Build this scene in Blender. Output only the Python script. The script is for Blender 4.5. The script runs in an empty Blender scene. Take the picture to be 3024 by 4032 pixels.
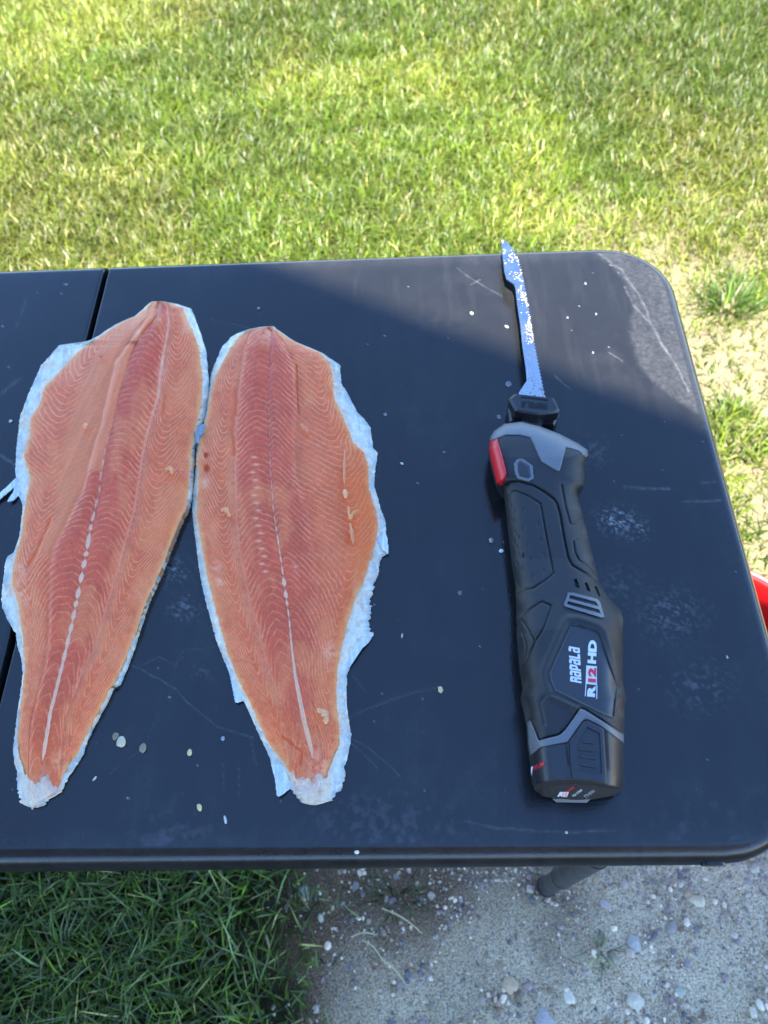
import bpy, math, random
import numpy as np
from mathutils import Matrix, Vector
rng = np.random.default_rng(7)
random.seed(7)
scn = bpy.context.scene
COL = scn.collection

# ------------------------------------------------------------------ camera
TZ = 0.73                                   # height of the table top above the ground
CAM = np.array([0.32921688, -0.06663881, 0.58660797 + TZ])
YAW, PITCH, ROLL = 0.06583452, 1.03680575, -0.08214979
F = 3030.0                                  # focal length in pixels of the 3024 x 4032 photograph
cy, sy = math.cos(YAW), math.sin(YAW)
FWD = np.array([-sy*math.cos(PITCH), cy*math.cos(PITCH), -math.sin(PITCH)])
_r0 = np.array([cy, sy, 0.0]); _u0 = np.cross(_r0, FWD)
RGT = math.cos(ROLL)*_r0 + math.sin(ROLL)*_u0
UPV = np.cross(RGT, FWD)
cam_d = bpy.data.cameras.new('camera'); cam = bpy.data.objects.new('camera', cam_d); COL.objects.link(cam)
M = Matrix(((RGT[0], UPV[0], -FWD[0], CAM[0]), (RGT[1], UPV[1], -FWD[1], CAM[1]), (RGT[2], UPV[2], -FWD[2], CAM[2]), (0, 0, 0, 1)))
cam.matrix_world = M
cam_d.sensor_fit = 'VERTICAL'; cam_d.sensor_height = 36.0; cam_d.sensor_width = 27.0
cam_d.lens = 36.0*F/4032.0
cam_d.clip_start = 0.02; cam_d.clip_end = 500
cam_d.dof.use_dof = True; cam_d.dof.focus_distance = 0.62; cam_d.dof.aperture_fstop = 8.5
scn.camera = cam

# ------------------------------------------------------------------ light
SUN = np.array([-0.03, -0.42, 1.0]); SUN /= np.linalg.norm(SUN)
wd = bpy.data.worlds.new('World'); scn.world = wd; wd.use_nodes = True
wn = wd.node_tree
sky_t = wn.nodes.new('ShaderNodeTexSky'); sky_t.sky_type = 'NISHITA'; sky_t.sun_disc = False
sky_t.sun_elevation = math.asin(SUN[2]); sky_t.sun_rotation = math.atan2(SUN[0], SUN[1])
sky_t.ozone_density = 9.5; sky_t.air_density = 1.0; sky_t.dust_density = 0.0
bg = wn.nodes['Background']; bg.inputs['Strength'].default_value = 0.12
wn.links.new(sky_t.outputs[0], bg.inputs['Color'])
sd = bpy.data.lights.new('sun', 'SUN'); sd.energy = 5.0; sd.angle = math.radians(0.53); sd.color = (1.0, 0.95, 0.87)
so = bpy.data.objects.new('sun', sd); COL.objects.link(so)
so.rotation_euler = Vector(SUN).to_track_quat('Z', 'Y').to_euler()
scn.view_settings.view_transform = 'Standard'; scn.view_settings.look = 'None'
scn.view_settings.exposure = 2.85; scn.view_settings.gamma = 1.0; scn.view_settings.use_curve_mapping = False
scn.cycles.use_denoising = True
scn.cycles.max_bounces = 6; scn.cycles.transparent_max_bounces = 6
scn.cycles.caustics_reflective = False; scn.cycles.caustics_refractive = False

# ------------------------------------------------------------------ helpers
def S(r, g, b, a=1.0):
    'sRGB 0..255 to linear'
    o = []
    for c in (r, g, b):
        c /= 255.0
        o.append(c/12.92 if c <= 0.04045 else ((c+0.055)/1.055)**2.4)
    return tuple(o)+(a,)

def at(px, py, h=0.0):
    'world point seen at a photo pixel, lying h above the table top'
    px = np.asarray(px, float); py = np.asarray(py, float); h = np.asarray(h, float)+TZ
    d = FWD + RGT*((px-1512)/F)[..., None] - UPV*((py-2016)/F)[..., None]
    t = (h-CAM[2])/d[..., 2]
    return CAM + d*t[..., None]

def to_px(P):
    d = np.asarray(P)-CAM; z = d@FWD
    return 1512+F*(d@RGT)/z, 2016-F*(d@UPV)/z

_lat = {}
def vnoise(x, y, seed=0):
    if seed not in _lat: _lat[seed] = np.random.default_rng(1000+seed).random((256, 256))
    L = _lat[seed]
    xi = np.floor(x).astype(int); yi = np.floor(y).astype(int)
    fx = x-xi; fy = y-yi; fx = fx*fx*(3-2*fx); fy = fy*fy*(3-2*fy)
    a = L[xi % 256, yi % 256]; b = L[(xi+1) % 256, yi % 256]; c = L[xi % 256, (yi+1) % 256]; d = L[(xi+1) % 256, (yi+1) % 256]
    return (a*(1-fx)+b*fx)*(1-fy)+(c*(1-fx)+d*fx)*fy
def fbm(x, y, seed=0, octv=4):
    s = 0; a = 0.5; t = 0
    for k in range(octv):
        s = s+a*vnoise(x*2**k, y*2**k, seed+k); t += a; a *= 0.5
    return s/t
def sstep(a, b, x):
    t = np.clip((x-a)/(b-a), 0, 1); return t*t*(3-2*t)
def inpoly(x, y, poly):
    x = np.asarray(x, float); y = np.asarray(y, float); ins = np.zeros(x.shape, bool); n = len(poly)
    for i in range(n):
        x1, y1 = poly[i]; x2, y2 = poly[(i+1) % n]
        if y1 == y2: continue
        c = ((y1 > y) != (y2 > y)) & (x < (x2-x1)*(y-y1)/(y2-y1)+x1)
        ins ^= c
    return ins
def dpoly(x, y, pts, closed=False):
    'distance to a polyline'
    d = np.full(np.shape(x), 1e9); n = len(pts)
    for i in range(n if closed else n-1):
        x1, y1 = pts[i]; x2, y2 = pts[(i+1) % n]
        dx, dy = x2-x1, y2-y1; l = dx*dx+dy*dy+1e-12
        t = np.clip(((x-x1)*dx+(y-y1)*dy)/l, 0, 1)
        d = np.minimum(d, np.hypot(x-x1-t*dx, y-y1-t*dy))
    return d
def mixc(a, b, t):
    t = np.asarray(t)[..., None]; return a*(1-t)+np.asarray(b)[:3]*t

def link(name, me, mat=None, parent=None):
    o = bpy.data.objects.new(name, me); COL.objects.link(o)
    if mat: me.materials.append(mat)
    if parent:
        o.parent = parent
    return o
def tag(o, label=None, cat=None, group=None, kind=None):
    if label: o['label'] = label
    if cat: o['category'] = cat
    if group: o['group'] = group
    if kind: o['kind'] = kind
    return o
def thing(name, label, cat, loc=(0, 0, 0), group=None):
    o = bpy.data.objects.new(name, None); COL.objects.link(o); o.location = loc; o.empty_display_size = 0.05
    return tag(o, label, cat, group)

def mk(name, V, faces, mat=None, parent=None, attrs=None, smooth=True, sharp=40, org=None):
    'mesh from numpy: faces is a list of (n,k) index arrays. org: world origin of the parent'
    V = np.asarray(V, float)
    if org is None and parent is not None: org = parent.get('_o')
    if org is not None: V = V-np.asarray(org)
    me = bpy.data.meshes.new(name)
    faces = [np.asarray(f, np.int32) for f in faces if len(f)]
    nl = sum(f.size for f in faces); nf = sum(len(f) for f in faces)
    me.vertices.add(len(V)); me.vertices.foreach_set('co', V.astype(np.float32).ravel())
    me.loops.add(nl); me.polygons.add(nf)
    me.loops.foreach_set('vertex_index', np.concatenate([f.ravel() for f in faces]))
    tot = np.concatenate([np.full(len(f), f.shape[1], np.int32) for f in faces])
    me.polygons.foreach_set('loop_start', np.concatenate([[0], np.cumsum(tot)[:-1]]).astype(np.int32))
    me.polygons.foreach_set('use_smooth', np.full(nf, smooth))
    me.update(calc_edges=True); me.validate()
    for k, v in (attrs or {}).items():
        v = np.asarray(v, np.float32)
        if v.ndim == 2:
            if v.shape[1] == 3: v = np.c_[v, np.ones(len(v), np.float32)]
            me.attributes.new(k, 'FLOAT_COLOR', 'POINT').data.foreach_set('color', v.astype(np.float32).ravel())
        else:
            me.attributes.new(k, 'FLOAT', 'POINT').data.foreach_set('value', v.ravel())
    if smooth and sharp: me.set_sharp_from_angle(angle=math.radians(sharp))
    return link(name, me, mat, parent)
def root(name, label, cat, loc, group=None):
    o = thing(name, label, cat, loc, group); o['_o'] = list(map(float, loc)); return o

def sheet(name, V, mask, rings, mat, parent=None, attrs=None, sharp=40):
    '''V (n,m,3) grid, mask of its cells; along every open edge a wall goes down through rings:
    functions that give the ring's points from the border points'''
    n, m = V.shape[:2]
    idx = np.arange(n*m).reshape(n, m)
    Q = np.stack([idx[:-1, :-1], idx[1:, :-1], idx[1:, 1:], idx[:-1, 1:]], -1)[mask]
    E = np.concatenate([Q[:, [0, 1]], Q[:, [1, 2]], Q[:, [2, 3]], Q[:, [3, 0]]])
    key = E[:, 0].astype(np.int64)*(n*m)+E[:, 1]; rev = E[:, 1].astype(np.int64)*(n*m)+E[:, 0]
    B = E[~np.isin(key, rev)]
    used = np.unique(Q); remap = np.full(n*m, -1); remap[used] = np.arange(len(used))
    P = V.reshape(-1, 3)[used]; Q = remap[Q]; B = remap[B]
    bv = np.unique(B); bi = np.full(len(P), -1); bi[bv] = np.arange(len(bv))
    src = np.arange(len(used)); allP = [P]; allF = [Q]; allS = [src]
    prev = bv; base = len(P); Pb = P[bv]
    for rfun in rings:
        ring = rfun(Pb); allP.append(ring); allS.append(bv)
        new = base+np.arange(len(bv)); base += len(bv)
        allF.append(np.stack([prev[bi[B[:, 1]]], prev[bi[B[:, 0]]], new[bi[B[:, 0]]], new[bi[B[:, 1]]]], -1))
        prev = new
    VV = np.concatenate(allP); ss = np.concatenate(allS)
    at_ = {k: np.asarray(v).reshape(n*m, *np.shape(v)[2:])[used][ss] for k, v in (attrs or {}).items()}
    # grid rows run down the picture: flip so that normals point up
    q0 = VV[allF[0][0]]
    if np.cross(q0[1]-q0[0], q0[2]-q0[1])[2] < 0: allF = [f[:, ::-1] for f in allF]
    return mk(name, VV, allF, mat, parent, at_, sharp=sharp)
def drop(z):
    def f(P):
        P = P.copy(); P[:, 2] = TZ+z; return P
    return f
def lower(dz):
    def f(P):
        P = P.copy(); P[:, 2] -= dz; return P
    return f

# ---- node materials
def mat_new(name):
    m = bpy.data.materials.new(name); m.use_nodes = True
    return m, m.node_tree, m.node_tree.nodes['Principled BSDF']
def nd(t, typ, **kw):
    n = t.nodes.new(typ)
    for k, v in kw.items():
        if k.startswith('i_'): n.inputs[k[2:].replace('_', ' ')].default_value = v
        else: setattr(n, k, v)
    return n
def noise(t, scale, detail=3, rough=0.5, co='Object'):
    tc = nd(t, 'ShaderNodeTexCoord'); n = nd(t, 'ShaderNodeTexNoise'); n.inputs['Scale'].default_value = scale
    n.inputs['Detail'].default_value = detail; n.inputs['Roughness'].default_value = rough
    t.links.new(tc.outputs[co], n.inputs['Vector']); return n
def ramp(t, src, stops):
    r = nd(t, 'ShaderNodeValToRGB'); e = r.color_ramp.elements
    while len(e) < len(stops): e.new(0.5)
    for k, (p, c) in enumerate(stops):
        e[k].position = p; e[k].color = c if len(c) == 4 else (*c, 1)
    t.links.new(src, r.inputs[0]); return r
def bump(t, b, src, strength, dist):
    n = nd(t, 'ShaderNodeBump'); n.inputs['Strength'].default_value = strength; n.inputs['Distance'].default_value = dist
    t.links.new(src, n.inputs['Height']); t.links.new(n.outputs[0], b.inputs['Normal']); return n
def plastic(name, col, rough=0.5, var=0.15, nscale=300, bstr=0.15, spec=0.5):
    m, t, b = mat_new(name)
    n = noise(t, nscale, 3); n2 = noise(t, 40, 4)
    c = np.array(col[:3])
    r = ramp(t, n2.outputs[0], [(0.3, tuple(c*(1-var))), (0.7, tuple(c*(1+var)))])
    t.links.new(r.outputs[0], b.inputs['Base Color'])
    b.inputs['Roughness'].default_value = rough; b.inputs['Specular IOR Level'].default_value = spec
    rr = ramp(t, n2.outputs[0], [(0.3, (rough*0.85,)*3), (0.75, (min(1, rough*1.2),)*3)])
    t.links.new(rr.outputs[0], b.inputs['Roughness'])
    if bstr: bump(t, b, n.outputs[0], bstr, 0.0006)
    return m
def colattr(name, rough, spec=0.5, fine=500, amp=0.12, bstr=0.2, bdist=0.0005, sss=0.0, coat=0.0):
    m, t, b = mat_new(name)
    a = nd(t, 'ShaderNodeAttribute', attribute_name='Col')
    n = noise(t, fine, 3)
    r = ramp(t, n.outputs[0], [(0.25, (1-amp,)*3), (0.75, (1+amp,)*3)])
    mx = nd(t, 'ShaderNodeMix', data_type='RGBA', blend_type='MULTIPLY'); mx.inputs[0].default_value = 1
    t.links.new(a.outputs['Color'], mx.inputs[6]); t.links.new(r.outputs[0], mx.inputs[7])
    t.links.new(mx.outputs[2], b.inputs['Base Color'])
    b.inputs['Roughness'].default_value = rough; b.inputs['Specular IOR Level'].default_value = spec
    if sss:
        b.inputs['Subsurface Weight'].default_value = sss; b.inputs['Subsurface Radius'].default_value = (1, 0.35, 0.2); b.inputs['Subsurface Scale'].default_value = 0.004
    if bstr: bump(t, b, n.outputs[0], bstr, bdist)
    return m

# ================================================================== GROUND
def ground_weight(x, y):
    '1 = lawn, 0 = bare gravel'
    d = (-(x-0.155)*0.60+(y+0.08)*0.80)/1.0            # signed distance to the line along the gravel's edge
    far = sstep(0.75, 1.25, x)*0.0
    n = fbm(x*4+3, y*4+9, 11, 4)-0.5
    w = sstep(-0.10, 0.16, d+n*0.45+far)
    # the lawn gets thin and patchy on the right of the table
    patch = fbm(x*7+1, y*7+5, 21, 3)
    near = sstep(0.55, 0.8, x)*sstep(1.75, 1.2, y)
    w = w*(1-near*sstep(0.38, 0.62, patch)*0.66)
    # left front corner: dense up to the gravel
    left = sstep(0.23, -0.01, x+0.3*n)*sstep(0.5, 0.25, y)
    return np.maximum(w*sstep(0.22, 0.3, y+0.4*(x < -0.2)), left)

def build_ground():
    g0 = np.concatenate([-np.geomspace(220, 3.2, 14), np.arange(-3, 3.01, 0.025), np.geomspace(3.2, 220, 14)])
    X, Y = np.meshgrid(g0, g0+0.5)
    w = ground_weight(X, Y)
    Z = (fbm(X*9, Y*9, 31, 4)-0.5)*0.02 + 0.006*(fbm(X*40, Y*40, 35, 2)-0.5)
    Z *= (np.hypot(X, Y-0.5) < 4)
    far = sstep(3, 5, np.hypot(X, Y-.5)); w = w*(1-far)+far*0.95
    m, t, b = mat_new('soil')
    a = nd(t, 'ShaderNodeAttribute', attribute_name='lawn')
    n1 = noise(t, 9, 6, 0.6); n2 = noise(t, 360, 5, 0.72); n3 = noise(t, 420, 3, 0.6)
    grav = ramp(t, n2.outputs[0], [(0.36, S(112, 92, 68)), (0.47, S(216, 188, 148)), (0.62, S(255, 238, 202))])
    lawn = ramp(t, n2.outputs[0], [(0.25, S(34, 32, 18)), (0.5, S(58, 54, 30)), (0.75, S(90, 84, 52))])
    pale = ramp(t, n1.outputs[0], [(0.35, (0.8,)*3), (0.65, (1.12,)*3)])
    mx = nd(t, 'ShaderNodeMix', data_type='RGBA'); t.links.new(a.outputs['Fac'], mx.inputs[0])
    dry = ramp(t, n2.outputs[0], [(0.25, S(92, 82, 60)), (0.5, S(134, 124, 96)), (0.75, S(166, 156, 128))])  # dry soil, also toned below the shaded gravel to offset full sun
    ear = ramp(t, n2.outputs[0], [(0.30, S(48, 34, 22)), (0.47, S(106, 80, 56)), (0.72, S(164, 136, 104))])
    prev = grav.outputs[0]
    for nm_, rp_ in (('earth', ear), ('dry', dry)):
        a_ = nd(t, 'ShaderNodeAttribute', attribute_name=nm_); q_ = nd(t, 'ShaderNodeMix', data_type='RGBA'); t.links.new(a_.outputs['Fac'], q_.inputs[0])
        t.links.new(prev, q_.inputs[6]); t.links.new(rp_.outputs[0], q_.inputs[7]); prev = q_.outputs[2]
    t.links.new(prev, mx.inputs[6]); t.links.new(lawn.outputs[0], mx.inputs[7])
    mm = nd(t, 'ShaderNodeMix', data_type='RGBA', blend_type='MULTIPLY'); mm.inputs[0].default_value = 1
    t.links.new(mx.outputs[2], mm.inputs[6]); t.links.new(pale.outputs[0], mm.inputs[7])
    t.links.new(mm.outputs[2], b.inputs['Base Color']); b.inputs['Roughness'].default_value = 0.95
    b.inputs['Specular IOR Level'].default_value = 0.2
    ad = nd(t, 'ShaderNodeMath', operation='ADD'); t.links.new(n2.outputs[0], ad.inputs[0]); t.links.new(n3.outputs[0], ad.inputs[1])
    bump(t, b, ad.outputs[0], 0.9, 0.006)
    V = np.stack([X, Y, Z], -1); n, mm_ = X.shape
    idx = np.arange(n*mm_).reshape(n, mm_)
    Q = np.stack([idx[:-1, :-1], idx[:-1, 1:], idx[1:, 1:], idx[1:, :-1]], -1).reshape(-1, 4)
    tag(mk('ground', V.reshape(-1, 3), [Q], m, None, {'lawn': (sstep(0.05, 0.6, w)*(1-0.75*sstep(0.6, 0.8, X)*sstep(1.9, 1.5, Y))).ravel(), 'dry': sstep(0.34, 0.5, Y).ravel(), 'earth': (0.95*sstep(0.66, 0.28, X+0.4*(fbm(X*9, Y*9, 37, 4)-0.5)+0.22*sstep(0.06, -0.16, Y))).ravel()}, sharp=0), kind='structure')
build_ground()
def gz(x, y):
    x = np.asarray(x, float); y = np.asarray(y, float)
    return (fbm(x*9, y*9, 31, 4)-0.5)*0.02 + 0.006*(fbm(x*40, y*40, 35, 2)-0.5)

def blade_mesh(name, x, y, h, wdt, lean, az, face, col, mat, parent=None, org=None, curl=1.0):
    'tapered bent grass blades: 5 points, one quad and one triangle each'
    n = len(x); z0 = gz(x, y)-0.003
    dx, dy = np.cos(az), np.sin(az); wx, wy = np.cos(face)*wdt/2, np.sin(face)*wdt/2
    def pt(t, k):
        out = lean*h*(t**1.6); up = h*t*np.sqrt(np.clip(1-(lean*t*0.75)**2*curl, 0.05, 1))
        return np.stack([x+dx*out+k*wx, y+dy*out+k*wy, z0+up], -1)
    P = [pt(0, -1), pt(0, 1), pt(0.55, -0.85), pt(0.55, 0.85), pt(1.0, 0)]
    V = np.stack(P, 1).reshape(-1, 3); b = np.arange(n)*5
    Q = np.stack([b, b+1, b+3, b+2], -1); T = np.stack([b+2, b+3, b+4], -1)
    tint = np.array([0.9, 0.9, 1.0, 1.0, 1.12])
    C = (col[:, None, :]*tint[None, :, None]).reshape(-1, 3)
    return mk(name, V, [Q, T], mat, parent, {'Col': C}, sharp=0, org=org)

def grass_material():
    m, t, b = mat_new('grass_blade')
    a = nd(t, 'ShaderNodeAttribute', attribute_name='Col')
    n = noise(t, 60, 3); r = ramp(t, n.outputs[0], [(0.3, (0.85,)*3), (0.7, (1.15,)*3)])
    mx = nd(t, 'ShaderNodeMix', data_type='RGBA', blend_type='MULTIPLY'); mx.inputs[0].default_value = 1
    t.links.new(a.outputs['Color'], mx.inputs[6]); t.links.new(r.outputs[0], mx.inputs[7])
    b.inputs['Roughness'].default_value = 0.42; b.inputs['Specular IOR Level'].default_value = 0.45
    t.links.new(mx.outputs[2], b.inputs['Base Color'])
    tr = nd(t, 'ShaderNodeBsdfTranslucent'); t.links.new(mx.outputs[2], tr.inputs['Color'])
    ms = nd(t, 'ShaderNodeMixShader'); ms.inputs[0].default_value = 0.35
    t.links.new(b.outputs[0], ms.inputs[1]); t.links.new(tr.outputs[0], ms.inputs[2])
    t.links.new(ms.outputs[0], t.nodes['Material Output'].inputs['Surface'])
    return m
GRASS = grass_material()
def blade_colors(x, y, n, lush_lift):
    g1 = np.array(S(112, 132, 34)[:3]); g2 = np.array(S(80, 108, 30)[:3]); ye = np.array(S(150, 154, 56)[:3]); st = np.array(S(196, 180, 122)[:3])
    patch = fbm(x*2.3+7, y*2.3+2, 51, 4)
    r = rng.random(n)
    c = g1[None]*(1-r[:, None])+g2[None]*r[:, None]
    k = np.clip(sstep(0.42, 0.68, patch)*0.5+rng.normal(0, 0.22, n), 0, 1)*(1-0.75*lush_lift)
    c = mixc(c, ye, k)
    straw = (rng.random(n) < (0.03+0.09*sstep(0.5, 0.72, patch)+0.06*lush_lift))
    c[straw] = st
    if lush_lift > 0.5:
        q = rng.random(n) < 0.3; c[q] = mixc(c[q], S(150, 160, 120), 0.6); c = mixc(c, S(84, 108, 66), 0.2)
    c *= (np.exp(rng.normal(0, 0.36+0.2*lush_lift, n))*(1.18-0.5*sstep(0.42, 0.66, fbm(x*1.5+4, y*1.9+1, 55, 3))*(1-lush_lift)))[:, None]
    return c*(np.array([0.50, 0.52, 0.40])*(1-lush_lift)+np.array([0.56, 0.58, 0.46])*lush_lift)[None]  # front grass: colour lifted against the shade, besides its own greener tone
def build_grass():
    parts = []
    def region(x0, x1, y0, y1, dens, hmin, hmax, wd_, lush_lift):
        n = int((x1-x0)*(y1-y0)*dens)
        x = rng.uniform(x0, x1, n); y = rng.uniform(y0, y1, n)
        w = ground_weight(x, y); cl = fbm(x*14, y*14, 61, 3)
        keep = rng.random(n) < w*(0.45+0.9*cl)
        x, y, w, cl = x[keep], y[keep], w[keep], cl[keep]; n = len(x)
        h = rng.uniform(hmin, hmax, n)*(0.55+0.5*w)*(0.7+0.6*cl)
        az = rng.uniform(0, 2*math.pi, n)+2.5*(fbm(x*6, y*6, 71, 2)-0.5)
        lean = np.clip(rng.normal(0.78, 0.28, n), 0.05, 1.2)
        face = az+math.pi/2+rng.normal(0, 0.5, n)
        parts.append((x, y, h, rng.uniform(0.7, 1.3, n)*wd_, lean, az, face, blade_colors(x, y, n, lush_lift)))
    region(-1.5, 2.1, 1.15, 3.1, 42000, 0.022, 0.046, 0.0027, 0.1)
    region(-1.5, 0.75, 0.3, 1.15, 3000, 0.035, 0.055, 0.0036, 0.2)
    region(0.6, 1.6, 0.3, 1.15, 22000, 0.03, 0.052, 0.0032, 0.1)
    region(-3.2, -1.5, 0.3, 3.1, 6000, 0.03, 0.055, 0.006, 0.1)
    region(2.1, 3.6, 0.3, 3.1, 6000, 0.03, 0.055, 0.006, 0.1)
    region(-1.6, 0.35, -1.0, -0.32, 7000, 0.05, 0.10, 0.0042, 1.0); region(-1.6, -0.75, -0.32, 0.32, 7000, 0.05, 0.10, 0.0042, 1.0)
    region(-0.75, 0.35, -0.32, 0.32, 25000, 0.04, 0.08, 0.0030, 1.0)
    region(-4, 4.5, 3.1, 6, 1200, 0.04, 0.07, 0.009, 0.1)
    a = [np.concatenate([p[k] for p in parts]) for k in range(8)]
    tag(blade_mesh('grass', *a, GRASS), 'short green and yellowish lawn grass beside and beyond the black table', 'grass', kind='stuff')
build_grass()
def tuft(label, px, py, n, hh, spread, group, col):
    p = at(px, py, -TZ); loc = (p[0], p[1], float(gz(p[0], p[1])))
    x = p[0]+rng.normal(0, spread, n); y = p[1]+rng.normal(0, spread, n)
    az = np.arctan2(y-p[1], x-p[0])+rng.normal(0, 0.5, n)
    c = 0.55*np.array(col[:3])[None]*np.exp(rng.normal(0, 0.35, n))[:, None]
    o = blade_mesh('grass_tuft', x, y, rng.uniform(0.5, 1, n)*hh, rng.uniform(0.7, 1.2, n)*0.003, np.clip(rng.normal(0.7, 0.25, n), 0.1, 1.1), az, az+math.pi/2+rng.normal(0, 0.3, n), c, GRASS, None, org=loc)
    o.location = loc; tag(o, label, 'grass', group)
TG = 'loose grass tufts on bare ground'
tuft('small sparse green tuft standing alone in the shaded gravel', 2365, 3740, 20, 0.045, 0.007, TG, S(150, 156, 112))
tuft('thin tuft at the gravel margin under the near table edge', 1560, 3540, 34, 0.055, 0.018, TG, S(78, 92, 50))
tuft('bushy sunlit green tuft on pale soil right of the far table corner', 2860, 1215, 260, 0.07, 0.03, TG, S(84, 112, 36))
tuft('low sunlit tuft on pale soil halfway down the right table edge', 2855, 1650, 120, 0.05, 0.018, TG, S(96, 118, 44))

# ---- gravel
_w1, _w2 = at(2957, 2256, -0.575), at(3040, 2300, -0.575); _t = (_w2-_w1)[:2]/np.linalg.norm((_w2-_w1)[:2])
TUBC = ((_w1+_w2)/2)[:2]-np.array([-_t[1], _t[0]])*0.169          # middle of the red tub
def ico():
    import bmesh
    out = []
    for sub in (1, 2, 3):
        bm = bmesh.new(); bmesh.ops.create_icosphere(bm, subdivisions=sub, radius=1)
        V = np.array([v.co[:] for v in bm.verts]); T = np.array([[v.index for v in f.verts] for f in bm.faces]); bm.free(); out.append((V, T))
    return out
ICO = ico()
def rot_rand(n):
    q = rng.normal(size=(n, 4)); q /= np.linalg.norm(q, axis=1)[:, None]
    a, b, c, d = q.T
    return np.stack([np.stack([1-2*(c*c+d*d), 2*(b*c-a*d), 2*(b*d+a*c)], -1), np.stack([2*(b*c+a*d), 1-2*(b*b+d*d), 2*(c*d-a*b)], -1), np.stack([2*(b*d-a*c), 2*(c*d+a*b), 1-2*(b*b+c*c)], -1)], 1)
def stone_shape(V, n, flat=0.6, jag=0.16):
    P = V[None]*(1+rng.normal(0, jag, (n, len(V), 1)))
    P = P*np.stack([rng.uniform(0.85, 1.25, n), rng.uniform(0.65, 1.0, n), rng.uniform(0.45, 0.8, n)], -1)[:, None, :]
    th = rng.uniform(0, 6.28, n); c, s = np.cos(th), np.sin(th); o = np.zeros_like(P)
    tl = rng.normal(0, 0.25, n)
    x, y, z = P[..., 0], P[..., 1], P[..., 2]
    z2 = z+tl[:, None]*x
    o[..., 0] = c[:, None]*x-s[:, None]*y; o[..., 1] = s[:, None]*x+c[:, None]*y; o[..., 2] = z2
    return o
STONE = colattr('stone', 0.8, 0.3, fine=400, amp=0.25, bstr=0.5, bdist=0.0008)
PAL = np.array([1.38, 1.16, 0.88])*np.array([S(128, 124, 122)[:3], S(150, 146, 144)[:3], S(176, 172, 166)[:3], S(112, 112, 122)[:3], S(146, 132, 118)[:3], S(96, 98, 108)[:3], S(198, 192, 184)[:3], S(132, 122, 132)[:3], S(120, 108, 96)[:3]])
def build_gravel():
    n = 92000
    x = rng.uniform(-0.05, 1.3, n); y = 0.46-1.06*rng.random(n)**1.15
    w = ground_weight(x, y); keep = (rng.random(n) < (1-w)**1.5)
    # more of it in front, fewer under the sun-dried lawn edge
    keep &= rng.random(n) < np.where(y > 0.40, 0.06, 1.0)*(0.35+0.65*sstep(0.15, 0.5, x))
    keep &= rng.random(n) < 0.25+0.85*sstep(0.4, 0.6, fbm(x*13, y*13, 39, 3))
    keep &= np.hypot(x-TUBC[0], y-TUBC[1]) > 0.15
    x, y = x[keep], y[keep]; n = len(x)
    r = np.clip(rng.lognormal(math.log(0.0015), 0.55, n), 0.0008, 0.0060)
    Vt, Tt = ICO[0]; V1, T1 = ICO[1]
    big = r > 0.0036
    VV = []; FF = []; CC = []; off = 0
    for sel, (Vb, Tb), jag in ((~big, (Vt, Tt), 0.12), (big, (V1, T1), 0.07)):
        k = int(sel.sum()); P = stone_shape(Vb, k, jag=jag)*r[sel][:, None, None]
        P[..., 0] += x[sel][:, None]; P[..., 1] += y[sel][:, None]; P[..., 2] += (gz(x[sel], y[sel])+r[sel]*0.1)[:, None]
        c = PAL[rng.integers(0, len(PAL), k)]*np.exp(rng.normal(0, 0.15, k))[:, None]
        VV.append(P.reshape(-1, 3)); FF.append((Tb[None]+(np.arange(k)*len(Vb))[:, None, None]).reshape(-1, 3)+off); off += k*len(Vb)
        CC.append(np.repeat(c, len(Vb), 0))
    o = mk('gravel', np.concatenate(VV), FF, STONE, None, {'Col': np.concatenate(CC)}, sharp=24)
    tag(o, 'loose grey and tan gravel scattered over the bare ground in the shade', 'gravel', kind='stuff')
build_gravel()
def pebble(label, px, py, rx, col, sub=1):
    p = at(px, py, -TZ+0.004); r = rx/F*1.08; col = 0.55*np.array(col)+0.45*np.array(S(196, 184, 166)); col = col*np.array([1.1, 1.0, 0.82, 1])
    Vb, Tb = ICO[sub+1]; P = stone_shape(Vb, 1, jag=0.0)[0]*r
    nz = fbm(P[:, 0]/r*1.3+px, P[:, 1]/r*1.3+P[:, 2]/r, 81, 2)-0.5
    P *= (1+0.9*nz)[:, None]
    loc = (p[0], p[1], float(gz(p[0], p[1]))+r*0.05)
    o = mk('pebble', P, [Tb], STONE, None, {'Col': np.repeat(np.array(col[:3])[None], len(P), 0)}, sharp=60); o.location = loc
    tag(o, label, 'pebble', 'larger pebbles lying in the gravel')
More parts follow.
